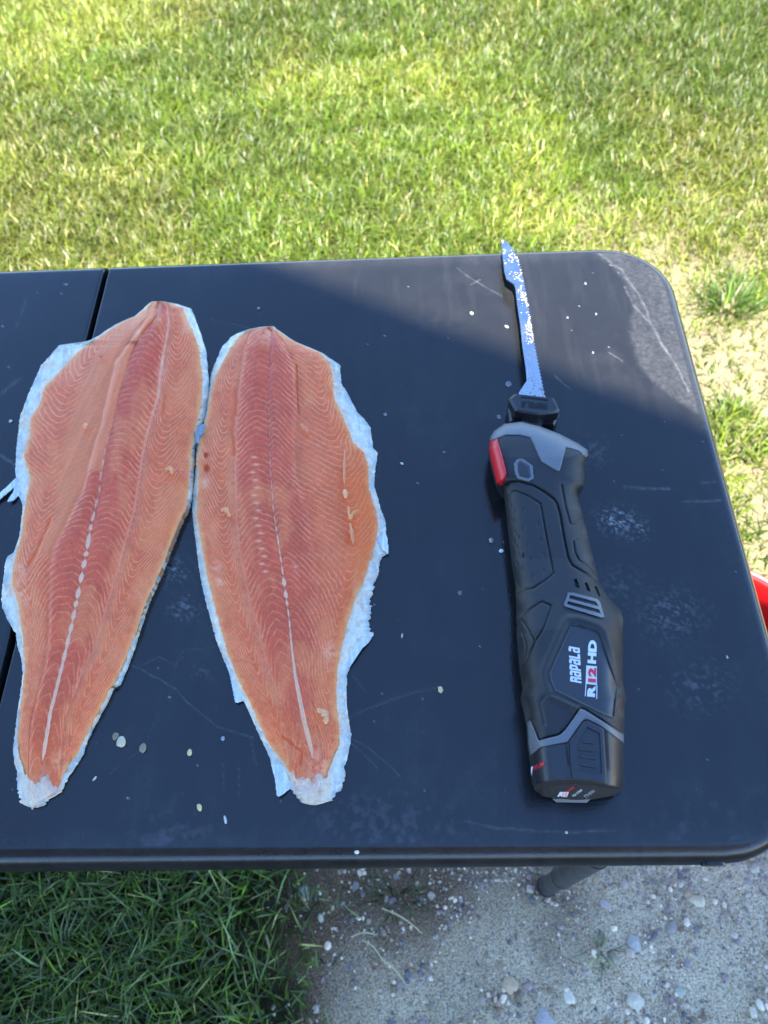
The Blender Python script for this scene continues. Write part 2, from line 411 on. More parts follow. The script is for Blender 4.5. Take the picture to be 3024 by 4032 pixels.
for a in [
    ('slate blue pebble on dark soil under the near table edge', 1194, 3514, 27, S(84, 100, 134)),
    ('small pale green-grey pebble on dark soil at the lawn margin', 1262, 3615, 19, S(140, 152, 148)),
    ('rounded blue-grey pebble touching a pinkish pebble in the gravel', 2501, 3713, 30, S(122, 136, 162)),
    ('rounded pinkish pebble touching a blue-grey pebble in the gravel', 2486, 3752, 22, S(176, 156, 160)),
    ('tan brown pebble near the bottom edge below the table middle', 2009, 3879, 27, S(166, 136, 112)),
    ('white egg-shaped pebble on a bare dark patch of gravel', 2241, 3929, 22, S(206, 204, 200)),
    ('pale grey angular stone near the bottom right of the gravel', 2506, 3943, 30, S(184, 184, 182)),
    ('dark slate pebble standing out against pale grit on the right', 2647, 3647, 20, S(70, 80, 104)),
    ('whitest oval pebble at the right border near the bottom', 2995, 3957, 22, S(220, 218, 212)),
    ('cream round pebble just below the whitest oval pebble', 2968, 3987, 20, S(196, 190, 178)),
    ('wide flat blue-grey stone cut by the bottom of the view', 2141, 4024, 40, S(120, 132, 166)),
    ('teal-grey pebble on the right side of the gravel', 2683, 3906, 20, S(140, 164, 166)),
    ('lavender grey pebble below the grey table leg foot', 2378, 3560, 22, S(156, 152, 176)),
    ('cream angular stone under the right end of the table', 2747, 3546, 24, S(184, 176, 156)),
    ('grey rounded stone beside the near right table corner', 2972, 3418, 20, S(150, 148, 150))]:
    pebble(*a)
STRAW = plastic('dry_straw', S(186, 172, 128), 0.7, 0.2, 500, 0.1, 0.3)
def tube(pts, rad, seg=8, cap=True):
    pts = np.asarray(pts, float); n = len(pts); rad = np.broadcast_to(rad, (n,))
    V = []; T = np.gradient(pts, axis=0)
    for i in range(n):
        t = T[i]/np.linalg.norm(T[i]); ref = np.array([0, 0, 1.0]) if abs(t[2]) < 0.9 else np.array([1.0, 0, 0])
        a = np.cross(t, ref); a /= np.linalg.norm(a); b = np.cross(t, a)
        th = np.arange(seg)*2*math.pi/seg
        V.append(pts[i]+rad[i]*(np.cos(th)[:, None]*a+np.sin(th)[:, None]*b))
    V = np.concatenate(V); Q = []
    for i in range(n-1):
        for k in range(seg):
            Q.append((i*seg+k, i*seg+(k+1) % seg, (i+1)*seg+(k+1) % seg, (i+1)*seg+k))
    F_ = [np.array(Q)]
    if cap: F_.append(np.array([list(range(seg))[::-1], [(n-1)*seg+k for k in range(seg)]]))
    return V, F_
def stalk(label, a, b, bend=0.004):
    A = at(*a, -TZ+0.006); B = at(*b, -TZ+0.008); A[2] = gz(A[0], A[1])+0.006; B[2] = gz(B[0], B[1])+0.01
    t = np.linspace(0, 1, 7)[:, None]; d = B-A; nrm = np.array([-d[1], d[0], 0])/np.linalg.norm(d)
    P = A+(B-A)*t+np.sin(t*math.pi)*(nrm*bend+np.array([0, 0, 0.004]))
    V, F_ = tube(P-A, np.linspace(0.0012, 0.0007, 7), 6)
    o = mk('straw_stalk', V, F_, STRAW); o.location = A
    tag(o, label, 'straw', 'dry straw stalks lying on the ground')
for a in [
    ('long pale straw stalk slanting at the gravel margin below the table middle', (1505, 3578), (1662, 3676)),
    ('bent straw stalk in the gravel near the bottom, left of the tan pebble', (1500, 3775), (1600, 3882)),
    ('short straw stalk standing steeply on dark soil beside the lawn', (1036, 3665), (1058, 3752)),
    ('pale straw stalk lying in the dark shaded grass', (620, 3656), (704, 3748)),
    ('short level straw stalk at the gravel margin above a slanting one', (1385, 3690), (1478, 3681)),
    ('curved straw stalk just below the short level one', (1426, 3701), (1504, 3776)),
    ('straw stalk cut by the bottom of the view on the gravel', (1893, 3985), (1945, 4040)),
    ('short straw bit lying at the foot of the lone green tuft', (2312, 3812), (2362, 3778))]:
    stalk(*a)

# ================================================================== SHADE ROOF, unseen, added behind the camera to throw the table's shade
def box_mesh(x0, x1, y0, y1, z0, z1):
    V = np.array([[x, y, z] for x in (x0, x1) for y in (y0, y1) for z in (z0, z1)])
    Q = np.array([[0, 1, 3, 2], [4, 6, 7, 5], [0, 4, 5, 1], [2, 3, 7, 6], [0, 2, 6, 4], [1, 5, 7, 3]])
    return V, [Q]
def build_shade_roof():
    p1 = np.array([0.193, 0.598]); p2 = np.array([0.605, 0.368])            # the shade's border on the table top
    hh = 3.4; k = SUN[:2]/SUN[2]*hh
    mid = (p1+p2)/2+k; dr = (p2-p1)/np.linalg.norm(p2-p1); ang = math.atan2(dr[1], dr[0])
    h = thing('added_shade_roof', 'unseen flat roof on posts, added behind the viewer so its straight front shades most of the table', 'added shade roof', (mid[0], mid[1], 0)); h.rotation_euler = (0, 0, ang)
    z = TZ+hh
    wood = plastic('weathered_wood', S(150, 140, 124), 0.8, 0.15, 60, 0.2); roofm = plastic('roof_sheet', S(150, 150, 150), 0.7, 0.1, 80, 0.2)
    V, Q = box_mesh(-5, 5, -4.3, 0, z-0.06, z); mk('roof_sheet', V, Q, roofm, h, smooth=False)
    V, Q = box_mesh(-5.0, 5.0, -0.16, -0.06, z-0.22, z-0.062); mk('beam', V, Q, wood, h, smooth=False)
    V, Q = box_mesh(-5.0, 5.0, -4.26, -4.16, z-0.22, z-0.062); mk('beam', V, Q, wood, h, smooth=False)
    for x_ in (-4.9, 0.0, 4.9):
        V, Q = box_mesh(x_-0.05, x_+0.05, -4.26, -4.16, 0, z-0.222); mk('post', V, Q, wood, h, smooth=False)
    for x_ in (-4.9, 4.9):
        V, Q = box_mesh(x_-0.05, x_+0.05, -0.16, -0.06, 0, z-0.222); mk('post', V, Q, wood, h, smooth=False)
build_shade_roof()

# ================================================================== TABLE
tbl = root('folding_table', 'black plastic folding table with rounded corners and a fold seam', 'table', (0, 0.3, 0))
XO, YA, YB = 0.616, -0.006, 0.613      # outermost right, near and far borders
RC = 0.074
PROF = [(0.012, 0.0), (0.0085, -0.0010), (0.0055, -0.0028), (0.003, -0.0058), (0.0012, -0.010), (0.0, -0.018), (0.0005, -0.028), (0.004, -0.032), (0.03, -0.032)]
def table_material():
    m, t, b = mat_new('black_table_plastic')
    w = nd(t, 'ShaderNodeAttribute', attribute_name='wear')
    g = nd(t, 'ShaderNodeAttribute', attribute_name='wet')
    n1 = noise(t, 620, 2, 0.5); n2 = noise(t, 14, 6, 0.62); n3 = noise(t, 210, 4, 0.6)
    base = ramp(t, n2.outputs[0], [(0.3, (0.0072, 0.0072, 0.0072)), (0.7, (0.0092, 0.0092, 0.0092))])
    wn_ = nd(t, 'ShaderNodeMath', operation='MULTIPLY'); r3 = ramp(t, n3.outputs[0], [(0.3, (0.55,)*3), (0.7, (1.35,)*3)])
    t.links.new(w.outputs['Fac'], wn_.inputs[0]); t.links.new(r3.outputs[0], wn_.inputs[1])
    mx = nd(t, 'ShaderNodeMix', data_type='RGBA'); mx.clamp_factor = True
    t.links.new(wn_.outputs[0], mx.inputs[0]); t.links.new(base.outputs[0], mx.inputs[6]); mx.inputs[7].default_value = S(196, 196, 194)
    t.links.new(mx.outputs[2], b.inputs['Base Color'])
    rr = ramp(t, n2.outputs[0], [(0.3, (0.16,)*3), (0.72, (0.25,)*3)])
    ra = nd(t, 'ShaderNodeMath', operation='MULTIPLY_ADD'); ra.inputs[1].default_value = 0.35
    t.links.new(w.outputs['Fac'], ra.inputs[0]); t.links.new(rr.outputs[0], ra.inputs[2])
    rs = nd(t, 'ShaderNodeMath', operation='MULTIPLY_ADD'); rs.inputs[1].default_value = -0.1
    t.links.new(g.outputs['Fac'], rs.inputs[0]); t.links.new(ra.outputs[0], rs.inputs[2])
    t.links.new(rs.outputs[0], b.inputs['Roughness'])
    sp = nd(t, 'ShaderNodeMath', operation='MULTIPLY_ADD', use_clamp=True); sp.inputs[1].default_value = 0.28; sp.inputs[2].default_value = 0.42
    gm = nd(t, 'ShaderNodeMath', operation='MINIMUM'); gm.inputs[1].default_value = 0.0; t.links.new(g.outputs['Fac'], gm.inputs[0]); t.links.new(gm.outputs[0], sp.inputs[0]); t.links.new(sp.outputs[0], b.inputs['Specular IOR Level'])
    bump(t, b, n1.outputs[0], 0.18, 0.0005)
    return m
TABLE = table_material()
SCR = [  # scratches and dried streaks: points, strength, half width in photo pixels
    ([(470, 2600), (560, 2640), (690, 2715), (760, 2790), (860, 2860), (1000, 2905)], 0.18, 2.2),
    ([(690, 2620), (720, 2560), (840, 2548)], 0.10, 2), ([(545, 2625), (625, 2590), (690, 2620)], 0.10, 2),
    ([(1385, 2760), (1480, 2810), (1560, 3060)], 0.0, 2), ([(1386, 2912), (1460, 2950), (1575, 3055)], 0.14, 2),
    ([(1386, 2930), (1490, 3025)], 0.12, 2), ([(1372, 2825), (1440, 2790), (1600, 2735), (1730, 2700)], 0.11, 2.5),
    ([(1390, 2660), (1440, 2725)], 0.1, 1.6), ([(985, 2910), (1010, 3010)], 0.09, 2), ([(878, 3010), (880, 3110)], 0.08, 2), ([(935, 3000), (945, 3140)], 0.08, 2),
    ([(1800, 1055), (1860, 1100), (1975, 1165)], 0.08, 2.2), ([(1850, 1120), (1890, 1100)], 0.1, 2), ([(2185, 1475), (2250, 1530)], 0.12, 3),
    ([(2400, 1390), (2455, 1425)], 0.1, 2), ([(2455, 1920), (2630, 1922)], 0.16, 5), ([(2690, 1975), (2860, 1968)], 0.14, 4), ([(2760, 1905), (2850, 1895)], 0.13, 4),
    ([(1830, 3230), (1960, 3262), (2130, 3275), (2420, 3272)], 0.12, 4), ([(830, 1255), (980, 1290)], 0.06, 2), ([(0, 1550), (80, 1490)], 0.14, 5), ([(0, 1790), (60, 1830)], 0.14, 6),
    ([(280, 2985), (380, 2925)], 0.1, 1.6), ([(430, 3045), (560, 2950), (600, 2850)], 0.07, 1.6), ([(60, 1290), (95, 1220), (105, 1180)], 0.1, 4), ([(1990, 3100), (1985, 3220)], 0.06, 2)]
BOUND = [(2330, 962), (2365, 1010), (2400, 1040), (2460, 1110), (2480, 1220), (2475, 1330), (2510, 1440), (2600, 1530), (2700, 1600), (2790, 1665)]
CRACK = [(2345, 985), (2400, 1030), (2450, 1060), (2480, 1110), (2510, 1150), (2545, 1220), (2560, 1270), (2600, 1340), (2640, 1400), (2680, 1470), (2710, 1540)]
CRACK2 = [(2460, 1130), (2500, 1210), (2550, 1260)]
def table_wear(P):
    px, py = to_px(P); px = px.reshape(P.shape[:-1]); py = py.reshape(P.shape[:-1])
    X, Y = P[..., 0], P[..., 1]
    wear = 0.006*sstep(0.5, 0.8, fbm(X*11, Y*11, 91, 5))*sstep(0.35, 0.65, fbm(X*60, Y*60, 93, 3))
    wear += 0.004*sstep(0.5, 0.75, fbm(X*130, Y*18, 95, 3))
    wx = px+14*(fbm(X*50, Y*50, 97, 3)-0.5); wy = py+14*(fbm(X*50, Y*50, 98, 3)-0.5)
    for pts, s, w in SCR:
        d = dpoly(wx, wy, pts); wear += 0.45*s*np.exp(-(d/w)**2)*(0.4+1.2*vnoise(X*300, Y*300, 99))
    # dried film in the far right corner, behind a wavy tide line
    w2 = 40*(fbm(X*40, Y*40, 101, 4)-0.5); bnd = sorted((y, x) for x, y in BOUND)
    bx = np.interp(py, [b[0] for b in bnd], [b[1] for b in bnd])
    film = sstep(-14, 22, px-bx+w2)*(py < 1760)*(0.65+0.9*(fbm(X*420, Y*420, 103, 2)-0.5))
    wear += 0.036*film*sstep(1760, 1600, py)
    wear += 0.065*np.exp(-(dpoly(wx, wy, CRACK)/3.8)**2)*(0.35+0.8*vnoise(X*300, Y*300, 104)) + 0.07*np.exp(-(dpoly(wx, wy, CRACK2)/4.5)**2)*vnoise(X*260, Y*260, 105)
    # salt splash and smudges on the right of the tool
    for cx_, cy_, r_, s_, sc in ((2425, 2045, 55, 0.9, 330), (2500, 2085, 45, 0.5, 300), (2640, 2420, 110, 0.22, 240), (2440, 2300, 80, 0.12, 200), (2330, 1780, 70, 0.12, 260), (2760, 2700, 110, 0.14, 200), (680, 2250, 60, 0.42, 240), (720, 2400, 50, 0.3, 240), (2800, 3330, 260, 0.055, 60), (1600, 3310, 240, 0.08, 120), (700, 3330, 150, 0.10, 90), (1330, 3250, 120, 0.06, 120), (800, 2650, 40, 0.12, 240)):
        g = np.exp(-(((px-cx_)/r_)**2+((py-cy_)/(r_*0.8))**2))
        wear += 0.55*s_*g*sstep(0.54-0.08*g, 0.72, fbm(X*sc*1.7+Y*sc*0.5, Y*sc*1.7-X*sc*0.5, 107, 4))
    # worn shoulder
    edge = np.minimum(np.minimum(XO-X, Y-YA), YB-Y)
    wear += 0.012*sstep(0.030, 0.010, edge)*(0.4+fbm(X*80, Y*25, 109, 3))
    # specks
    flat = wear.ravel()
    pr = np.random.default_rng(5); sx = pr.uniform(X.min(), X.max(), 200); syy = pr.uniform(0, 0.61, 200); ss = pr.random(200)**3*0.4
    n_, m_ = X.shape; gx = X[n_//2]; gy = Y[:, 0]
    for a, b_, s in zip(sx, syy, ss):
        j = np.argmin(abs(gx-a)); i = np.argmin(abs(gy-b_)); wear[i, j] += s
        if s > 0.3 and j+1 < m_: wear[i, j+1] += s*0.5
    wet = np.exp(-((px-690)/120)**2-((py-2280)/220)**2)*sstep(0.42, 0.55, fbm(X*70, Y*70, 111, 3))
    dt = dpoly(px, py, [(1935, 1880), (1975, 2010), (1990, 2200), (1995, 2500), (2010, 2760)])
    wet = np.maximum(wet, sstep(70, 20, dt+30*(fbm(X*90, Y*90, 112, 3)-0.5)))
    for sl in (np.s_[:2], np.s_[-2:], np.s_[:, :2], np.s_[:, -2:]): wear[sl] = np.minimum(wear[sl], 0.015)
    for sl in (np.s_[:2], np.s_[:, -2:]): wet[sl] = -1.45*sstep(0.075, 0.0, Y[sl])  # near rim below zero, not damp: reflection removed to imitate dark surroundings
    return np.clip(wear, 0, 1), wet
def build_slab(name, xs, xe, nx, ny, sign, parent):
    'one half of the table top between the seam xs and the outer end xe'
    ys = np.linspace(YA+0.012, YB-0.012, ny)
    ri = RC-0.012; core_y0, core_y1 = YA+RC, YB-RC; xin = abs(xe)-0.012
    dyv = np.where(ys < core_y0, core_y0-ys, np.where(ys > core_y1, ys-core_y1, 0))
    xmax = (xin-ri)+np.sqrt(np.maximum(ri*ri-dyv**2, 0)); xmax[dyv == 0] = xin
    u = np.linspace(0, 1, nx)
    XX = abs(xs)+(xmax[:, None]-abs(xs))*u[None]; YY = np.repeat(ys[:, None], nx, 1)
    V = np.stack([XX*sign, YY, np.full(XX.shape, TZ)], -1)
    wear, wet = table_wear(V)
    core = (abs(xs), xin-ri)
    def ring(ins, z):
        def f(P):
            P = P.copy(); ax = P[:, 0]*sign; y = P[:, 1]; k = 0.012-ins
            seam = ax < abs(xs)+1e-5
            qx = np.minimum(ax, core[1]); qy = np.clip(y, core_y0, core_y1)
            nx_, ny_ = ax-qx, y-qy; l = np.hypot(nx_, ny_); l[l == 0] = 1
            nx_, ny_ = nx_/l, ny_/l
            nx_ = np.where(seam, -0.28, nx_); ny_ = np.where(seam & (y > YA+0.0125) & (y < YB-0.0125), 0, ny_)
            P[:, 0] = (ax+nx_*k)*sign; P[:, 1] = y+ny_*k; P[:, 2] = TZ+z
            return P
        return f
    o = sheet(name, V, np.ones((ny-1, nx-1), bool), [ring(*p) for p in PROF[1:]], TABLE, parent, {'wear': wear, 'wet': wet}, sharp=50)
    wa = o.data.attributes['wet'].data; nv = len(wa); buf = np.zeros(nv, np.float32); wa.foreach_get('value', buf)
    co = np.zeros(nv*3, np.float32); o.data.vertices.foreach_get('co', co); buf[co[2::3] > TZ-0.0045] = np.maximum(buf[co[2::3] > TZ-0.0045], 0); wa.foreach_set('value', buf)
    # underside
    Vb, Qb = box_mesh(0.03*0+abs(xs)+0.012, abs(xe)-0.03, YA+0.03, YB-0.03, TZ-0.0315, TZ-0.026)
    Vb[:, 0] *= sign
    if sign < 0: Qb = [q[:, ::-1] for q in Qb]
    mk('under_panel', Vb, Qb, TABLE, parent, smooth=False)
    return o
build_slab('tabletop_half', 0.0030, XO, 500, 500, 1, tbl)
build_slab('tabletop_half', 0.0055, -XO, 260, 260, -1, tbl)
LEGM = plastic('grey_powder_coat', S(44, 45, 46), 0.45, 0.08, 300, 0.1)
BLK = plastic('black_rubber', S(24, 24, 26), 0.6, 0.1, 200, 0.1)
for sx in (1, -1):
    for y in (0.036, 0.572):
        x = 0.523*sx; z0 = 0.0
        V, Fq = tube([(x, y, z0+0.0), (x, y, TZ-0.05), (x, y, TZ-0.030)], 0.0135, 20); leg = mk('leg', V, Fq, LEGM, tbl)
        V, Fq = tube([(x, y, z0+0.16), (x, y, z0+0.166)], 0.0152, 20); mk('leg_collar', V, Fq, BLK, leg, org=(0, 0.3, 0))
        V, Fq = tube([(x, y, z0+0.166), (x, y, z0+0.40)], 0.0148, 20); mk('leg_sleeve', V, Fq, LEGM, leg, org=(0, 0.3, 0))
        V, Fq = tube([(x, y, z0-0.004), (x, y, z0+0.012)], 0.0150, 20); mk('foot_cap', V, Fq, LEGM, leg, org=(0, 0.3, 0))
    V, Fq = tube([(0.523*sx, 0.036, 0.30), (0.523*sx, 0.572, 0.30)], 0.009, 14); mk('crossbar', V, Fq, LEGM, tbl)
    V, Fq = tube([(0.523*sx, 0.304, TZ-0.042), (0.12*sx, 0.304, TZ-0.042)], 0.008, 14); mk('brace', V, Fq, LEGM, tbl)
# moulded notch on the near rim
p0 = at(2780, 3392, -0.016); p1 = at(2830, 3391, -0.016)
V = []; 
c = (p0+p1)/2
th = np.linspace(0, 2*math.pi, 20, endpoint=False)
ringo = np.stack([c[0]+0.0085*np.cos(th), np.full(20, YA-0.0012), TZ-0.016+0.005*np.sin(th)], -1); ringi = np.stack([c[0]+0.0062*np.cos(th), np.full(20, YA-0.0016), TZ-0.016+0.0033*np.sin(th)], -1); ringb = ringo+np.array([0, 0.005, 0])
V = np.concatenate([ringb, ringo, ringi]); k = np.arange(20); k2 = (k+1) % 20
mk('rim_boss', V, [np.concatenate([np.stack([k, k2, 20+k2, 20+k], -1), np.stack([20+k, 20+k2, 40+k2, 40+k], -1)]), np.array([40+k])], TABLE, tbl)

# ================================================================== FILLETS
FLESH = colattr('raw_flesh', 0.38, 0.30, fine=700, amp=0.12, bstr=0.4, bdist=0.0005, sss=0.12)
SKINM = colattr('fish_skin', 0.28, 0.5, fine=520, amp=0.10, bstr=0.35, bdist=0.0006)
def tab(rows):
    r = sorted(rows); return np.array([a[0] for a in r], float), np.array([a[1] for a in r], float)
def myo(f, u):
    g_ = np.linspace(-2.4, 2.4, 1201); v_ = np.interp(g_, [a for a, b in f], [b for a, b in f])
    k_ = np.exp(-(np.arange(-30, 31)*0.004/0.045)**2); v_ = np.convolve(np.pad(v_, 30, mode='edge'), k_/k_.sum(), 'valid')
    return np.interp(u, g_, v_)
def fillet(label, T, dorsal, fL, fR, A, flapside, step=3.0):
    'T: dict of outlines L0 L1 M1 S M2 R1 R0, each a list of (row, column) in photo pixels'
    y0 = min(T['L0'][0][0], min(a[0] for a in T['L0'])); y1 = max(a[0] for a in T['L0'])
    rows = np.arange(y0, y1+0.1, step)
    I = {k: np.interp(rows, *tab(T[k])) for k in ('L0', 'L1', 'M1', 'S', 'M2', 'R1', 'R0')}
    rag = lambda seed, amp: 0.7*amp*(fbm(rows/9.0, rows*0+seed, 200+seed, 3)-0.5)+(sstep(2150, 2250, rows)*sstep(2620, 2480, rows)*(seed == 2)*(dorsal < 0)+0.8*sstep(3030, 3080, rows)*(seed < 3))*15*(fbm(rows/5.0, rows*0+seed, 280+seed, 2)-0.5)
    I['L0'] = I['L0']+rag(1, 8); I['R0'] = I['R0']+rag(2, 8)
    if dorsal > 0: I['R1'] = I['R1']+0.35*(I['R0']-I['R1'])
    else: I['L1'] = I['L1']-0.3*(I['L1']-I['L0'])
    I['L1'] = np.maximum(I['L1']+rag(3, 10), I['L0']+5); I['R1'] = np.minimum(I['R1']+rag(4, 10), I['R0']-5)
    I['M1'] = np.maximum(I['M1'], I['L1']+12); I['M2'] = np.minimum(I['M2'], I['R1']-12); I['S'] = np.clip(I['S'], I['M1']+8, I['M2']-8)
    wmax = (I['R0']-I['L0']).max(); nc = int(wmax/step)
    v = np.linspace(0, 1, nc)
    # columns follow the outlines
    PX = I['L0'][:, None]+(I['R0']-I['L0'])[:, None]*v[None]; PY = np.repeat(rows[:, None], nc, 1)
    PY = PY+0.0
    g = {k: np.repeat(a[:, None], nc, 1) for k, a in I.items()}
    x = PX+7*(fbm(PX/45, PY/45, 211, 3)-0.5); y = PY
    u = np.where(x < g['M1'], -1-(g['M1']-x)/(g['M1']-g['L1']), np.where(x < g['S'], -(g['S']-x)/(g['S']-g['M1']), np.where(x < g['M2'], (x-g['S'])/(g['M2']-g['S']), 1+(x-g['M2'])/(g['R1']-g['M2']))))
    t = (PY-y0)/(y1-y0)
    amp = np.interp(PY[:, 0], *tab(A))[:, None]
    f = np.where(u < 0, myo(fL, u), myo(fR, u))
    yg = np.arange(900, 3600, 4.0); sg = np.interp(yg, [1200, 1500, 2150, 2500, 2750, 3200], [21, 23, 25, 38, 62, 70]); cg = np.cumsum(4.0/sg)
    ph = np.interp(y-amp*f+16*(fbm(PX/110, PY/110, 221, 3)-0.5)+9*(fbm(PX/28, PY/28, 225, 2)-0.5), yg, cg)
    fr = np.abs(ph-np.round(ph))
    # gradient of the phase along columns keeps the line width even where lines bunch
    gx = np.abs(np.gradient(ph, axis=1))/np.maximum(np.gradient(PX, axis=1), 0.4); gy = np.abs(np.gradient(ph, axis=0))/step
    gr = np.clip(np.hypot(gx, gy), 1/60, 1/7)
    line = np.exp(-(fr/gr/2.0)**2)*np.clip(1.3-gr*4.0, 0.3, 1)
    line *= np.clip(-0.1+1.9*fbm(PX/60, PY/60, 231, 3)*fbm(PX/17, PY/17, 233, 3)*1.5, 0.1, 1.2)*(1-0.45*sstep(1.0, 0.6, np.abs(u)))
    inb = (u > -2) & (u < 2)
    # --- colours
    flesh = np.array(T['c_flesh'][:3]); band = np.array(T['c_band'][:3]); org = np.array(T['c_orange'][:3])
    C = np.repeat(np.repeat(flesh[None, None], PX.shape[0], 0), nc, 1)
    bm_ = sstep(1.25, 0.75, np.abs(u)); C = mixc(C, band, bm_*np.interp(t, [0, 0.7, 0.9], [1, 0.75, 0.3]))
    edge_or = sstep(1.45, 1.95, u if T['orange_side'] > 0 else -u); C = mixc(C, org, edge_or*np.interp(t, [0, .25, .4, 1], [0.25, 0.55, 1, 1]))
    eo2 = sstep(1.75, 2.0, -u if T['orange_side'] > 0 else u); C = mixc(C, org, eo2*0.45)
    C = C*(0.86+0.28*fbm(PX/90, PY/90, 241, 4))[..., None]
    C = C*(0.86+0.28*fbm(PX/15, PY/15, 243, 4))[..., None]*(0.84+0.32*fbm(PX/5.5, PY/8, 246, 2))[..., None]; C = mixc(C, S(216, 150, 118), 0.5*sstep(0.5, 0.75, fbm(PX/70, PY/130, 244, 4)))
    tail = np.clip((PY-T['tail'][0])/(T['tail'][1]-T['tail'][0])+0.5*(fbm(PX/30, PY*0+3, 245, 4)-0.5), 0, 1)
    memb = np.zeros_like(PX)
    if 'memb' in T:
        bl = np.interp(rows, *tab(T['memb']))[:, None]
        rb = np.where(PY < 1850, g['S'], g['M1'])
        memb = sstep(-18, 18, PX-bl+40*(fbm(PX/60, PY/60, 247, 3)-0.5))*sstep(16, -10, PX-rb)*sstep(T['memb_end'], T['memb_end']-90, PY)
        fib = fbm((PX*0.82+PY*0.42)/9, (PY*0.9-PX*0.45)/170, 249, 2)
        C = mixc(C, S(212, 148, 122), memb*0.75); C = C*(1+memb*(fib-0.5)*0.28)[..., None]
        line = line*(1-0.8*memb)
    if 'smooth' in T:       # membrane patch where lines fade
        for (sx, sy_, rx, ry) in T['smooth']:
            gm = np.exp(-(((PX-sx)/rx)**2+((PY-sy_)/ry)**2)); line = line*(1-0.6*gm); C = mixc(C, S(206, 140, 116), 0.35*gm)
    pale = np.array(S(240, 188, 168)[:3])
    C = mixc(C, pale, np.clip(line*1.3, 0, 1)*0.78)
    # septa along the dark band's borders
    for key, s_ in (('M1', T['septa'][0]), ('M2', T['septa'][1])):
        d = np.abs(PX-g[key]-5*(fbm(PY/40, PY*0, 251, 2)-0.5)); C = mixc(C, S(224, 168, 160), s_*np.exp(-(d/5)**2)*(0.4+0.6*fbm(PX/30, PY/30, 252, 2))*(t < 0.78))
    if dorsal > 0:
        d = np.abs(PX-g['M2']-6*(fbm(PY/50, PY*0, 269, 2)-0.5)); C = mixc(C, S(232, 204, 210), 0.85*np.exp(-(d/(4+3*sstep(1350, 1480, PY)*sstep(1620, 1500, PY)))**2)*sstep(1215, 1270, PY)*sstep(1900, 1500, PY)*(0.4+0.7*vnoise(PY/22, PY*0+3, 270)))
    # spine line: beads, then a solid white cord
    hw = np.interp(PY, *tab(T['cord'])); bead = np.interp(PY, *tab(T['bead']))
    bd = 0.5+0.5*np.cos(PY/T['beadlen']*2*math.pi+5*fbm(PY/60, PY*0, 253, 2)); wloc = 0.82*hw*(1-bead+bead*np.clip(bd*1.5, 0.05, 1.1))
    cord = sstep(1.15, 0.75, np.abs(PX-g['S'])/np.maximum(wloc, 0.3))*(hw > 0.4)
    C = mixc(C, S(216, 204, 214), cord*(0.55+0.4*sstep(1900, 2200, PY)))
    # pale beads of fat along the band
    for k in range(T['fat'][0]):
        yy = T['fat'][1]+k*T['fat'][2]; xx = np.interp(yy, rows, I['M1']*0.45+I['S']*0.55)*1.0
        d = np.hypot((PX-xx-8*math.sin(k*2.1))/11, (PY-yy)/4.5); C = mixc(C, S(226, 196, 196), 0.85*np.exp(-d**2))
    # tail end: grey-pink connective tissue
    C = mixc(C, S(200, 146, 136), 0.6*sstep(0.2, 0.5, tail)*sstep(0.9, 0.3, np.abs(u)))
    for (ax_, ay_, rr) in T.get('pits', []):       # small torn pits
        C = mixc(C, S(186, 84, 44), 0.85*sstep(1.15, 0.7, np.hypot((PX-ax_)/rr, (PY-ay_)/(rr*1.25))))
    gash = np.zeros_like(PX)
    for pts, w_ in T.get('gash', []):
        gash = np.maximum(gash, sstep(w_, w_*0.2, dpoly(PX, PY, pts)+w_*1.3*(fbm(PX/22, PY/22, 255, 3)-0.42)))
    C = mixc(C, S(212, 114, 60), 0.6*gash)
    for (ax_, ay_, rr, s_) in T.get('white', []):
        d = np.hypot((PX-ax_)/rr, (PY-ay_)/(rr*1.3)); C = mixc(C, S(226, 196, 196), s_*np.exp(-d**2)*sstep(0.3, 0.6, fbm(PX/14, PY/14, 257, 3)))
    ed = np.minimum(PX-g['L1'], g['R1']-PX); C = mixc(C, S(226, 186, 144), 0.75*sstep(26, 0, ed+24*(fbm(PX/20, PY/20, 258, 3)-0.5)))
    if dorsal < 0:
        vz = np.exp(-(((PX-1420)/75)**2+((PY-1990)/230)**2)); C = mixc(C, S(222, 128, 58), 0.5*vz)
    # skin
    sk = np.repeat(np.repeat(np.array(S(214, 205, 178)[:3])[None, None], PX.shape[0], 0), nc, 1)
    sk = sk*(0.86+0.28*fbm(PX/34, PY/34, 259, 4))[..., None]
    sk = mixc(sk, S(120, 132, 146), 0.32*sstep(0.55, 0.7, fbm(PX/14, PY/60, 261, 3)))
    sk = mixc(sk, S(214, 160, 108), 0.5*sstep(0.58, 0.72, fbm(PX/30, PY/30, 263, 3)))
    sk = mixc(sk, S(222, 186, 146), 0.75*sstep(-26, 0, ed+18*(fbm(PX/18, PY/18, 264, 3)-0.5)))
    eo = np.minimum(PX-g['L0'], g['R0']-PX); sk = mixc(sk, S(150, 156, 150), 0.75*sstep(0.3, 0.65, fbm(PX/24, PY/36, 271, 4))*sstep(34, 0, eo))
    sk = sk*(0.88+0.24*fbm(PX/5.0, PY/6.5, 272, 2))[..., None]
    # --- heights
    zb, zd = T['z_belly'], T['z_dorsal']; zL, zR = (zb, zd) if dorsal > 0 else (zd, zb)
    tf = np.interp(t, [0, 0.04, 0.5, 0.8, 1], [0.75, 1, 1, 0.75, 0.25])
    fw = np.maximum(g['R1']-g['L1'], 30); q = np.clip((PX-g['L1'])/fw, 0, 1)
    dome = 1-np.abs(2*q-1)**2.2
    z = (zL*(1-q)+zR*q+0.0075*dome)*tf
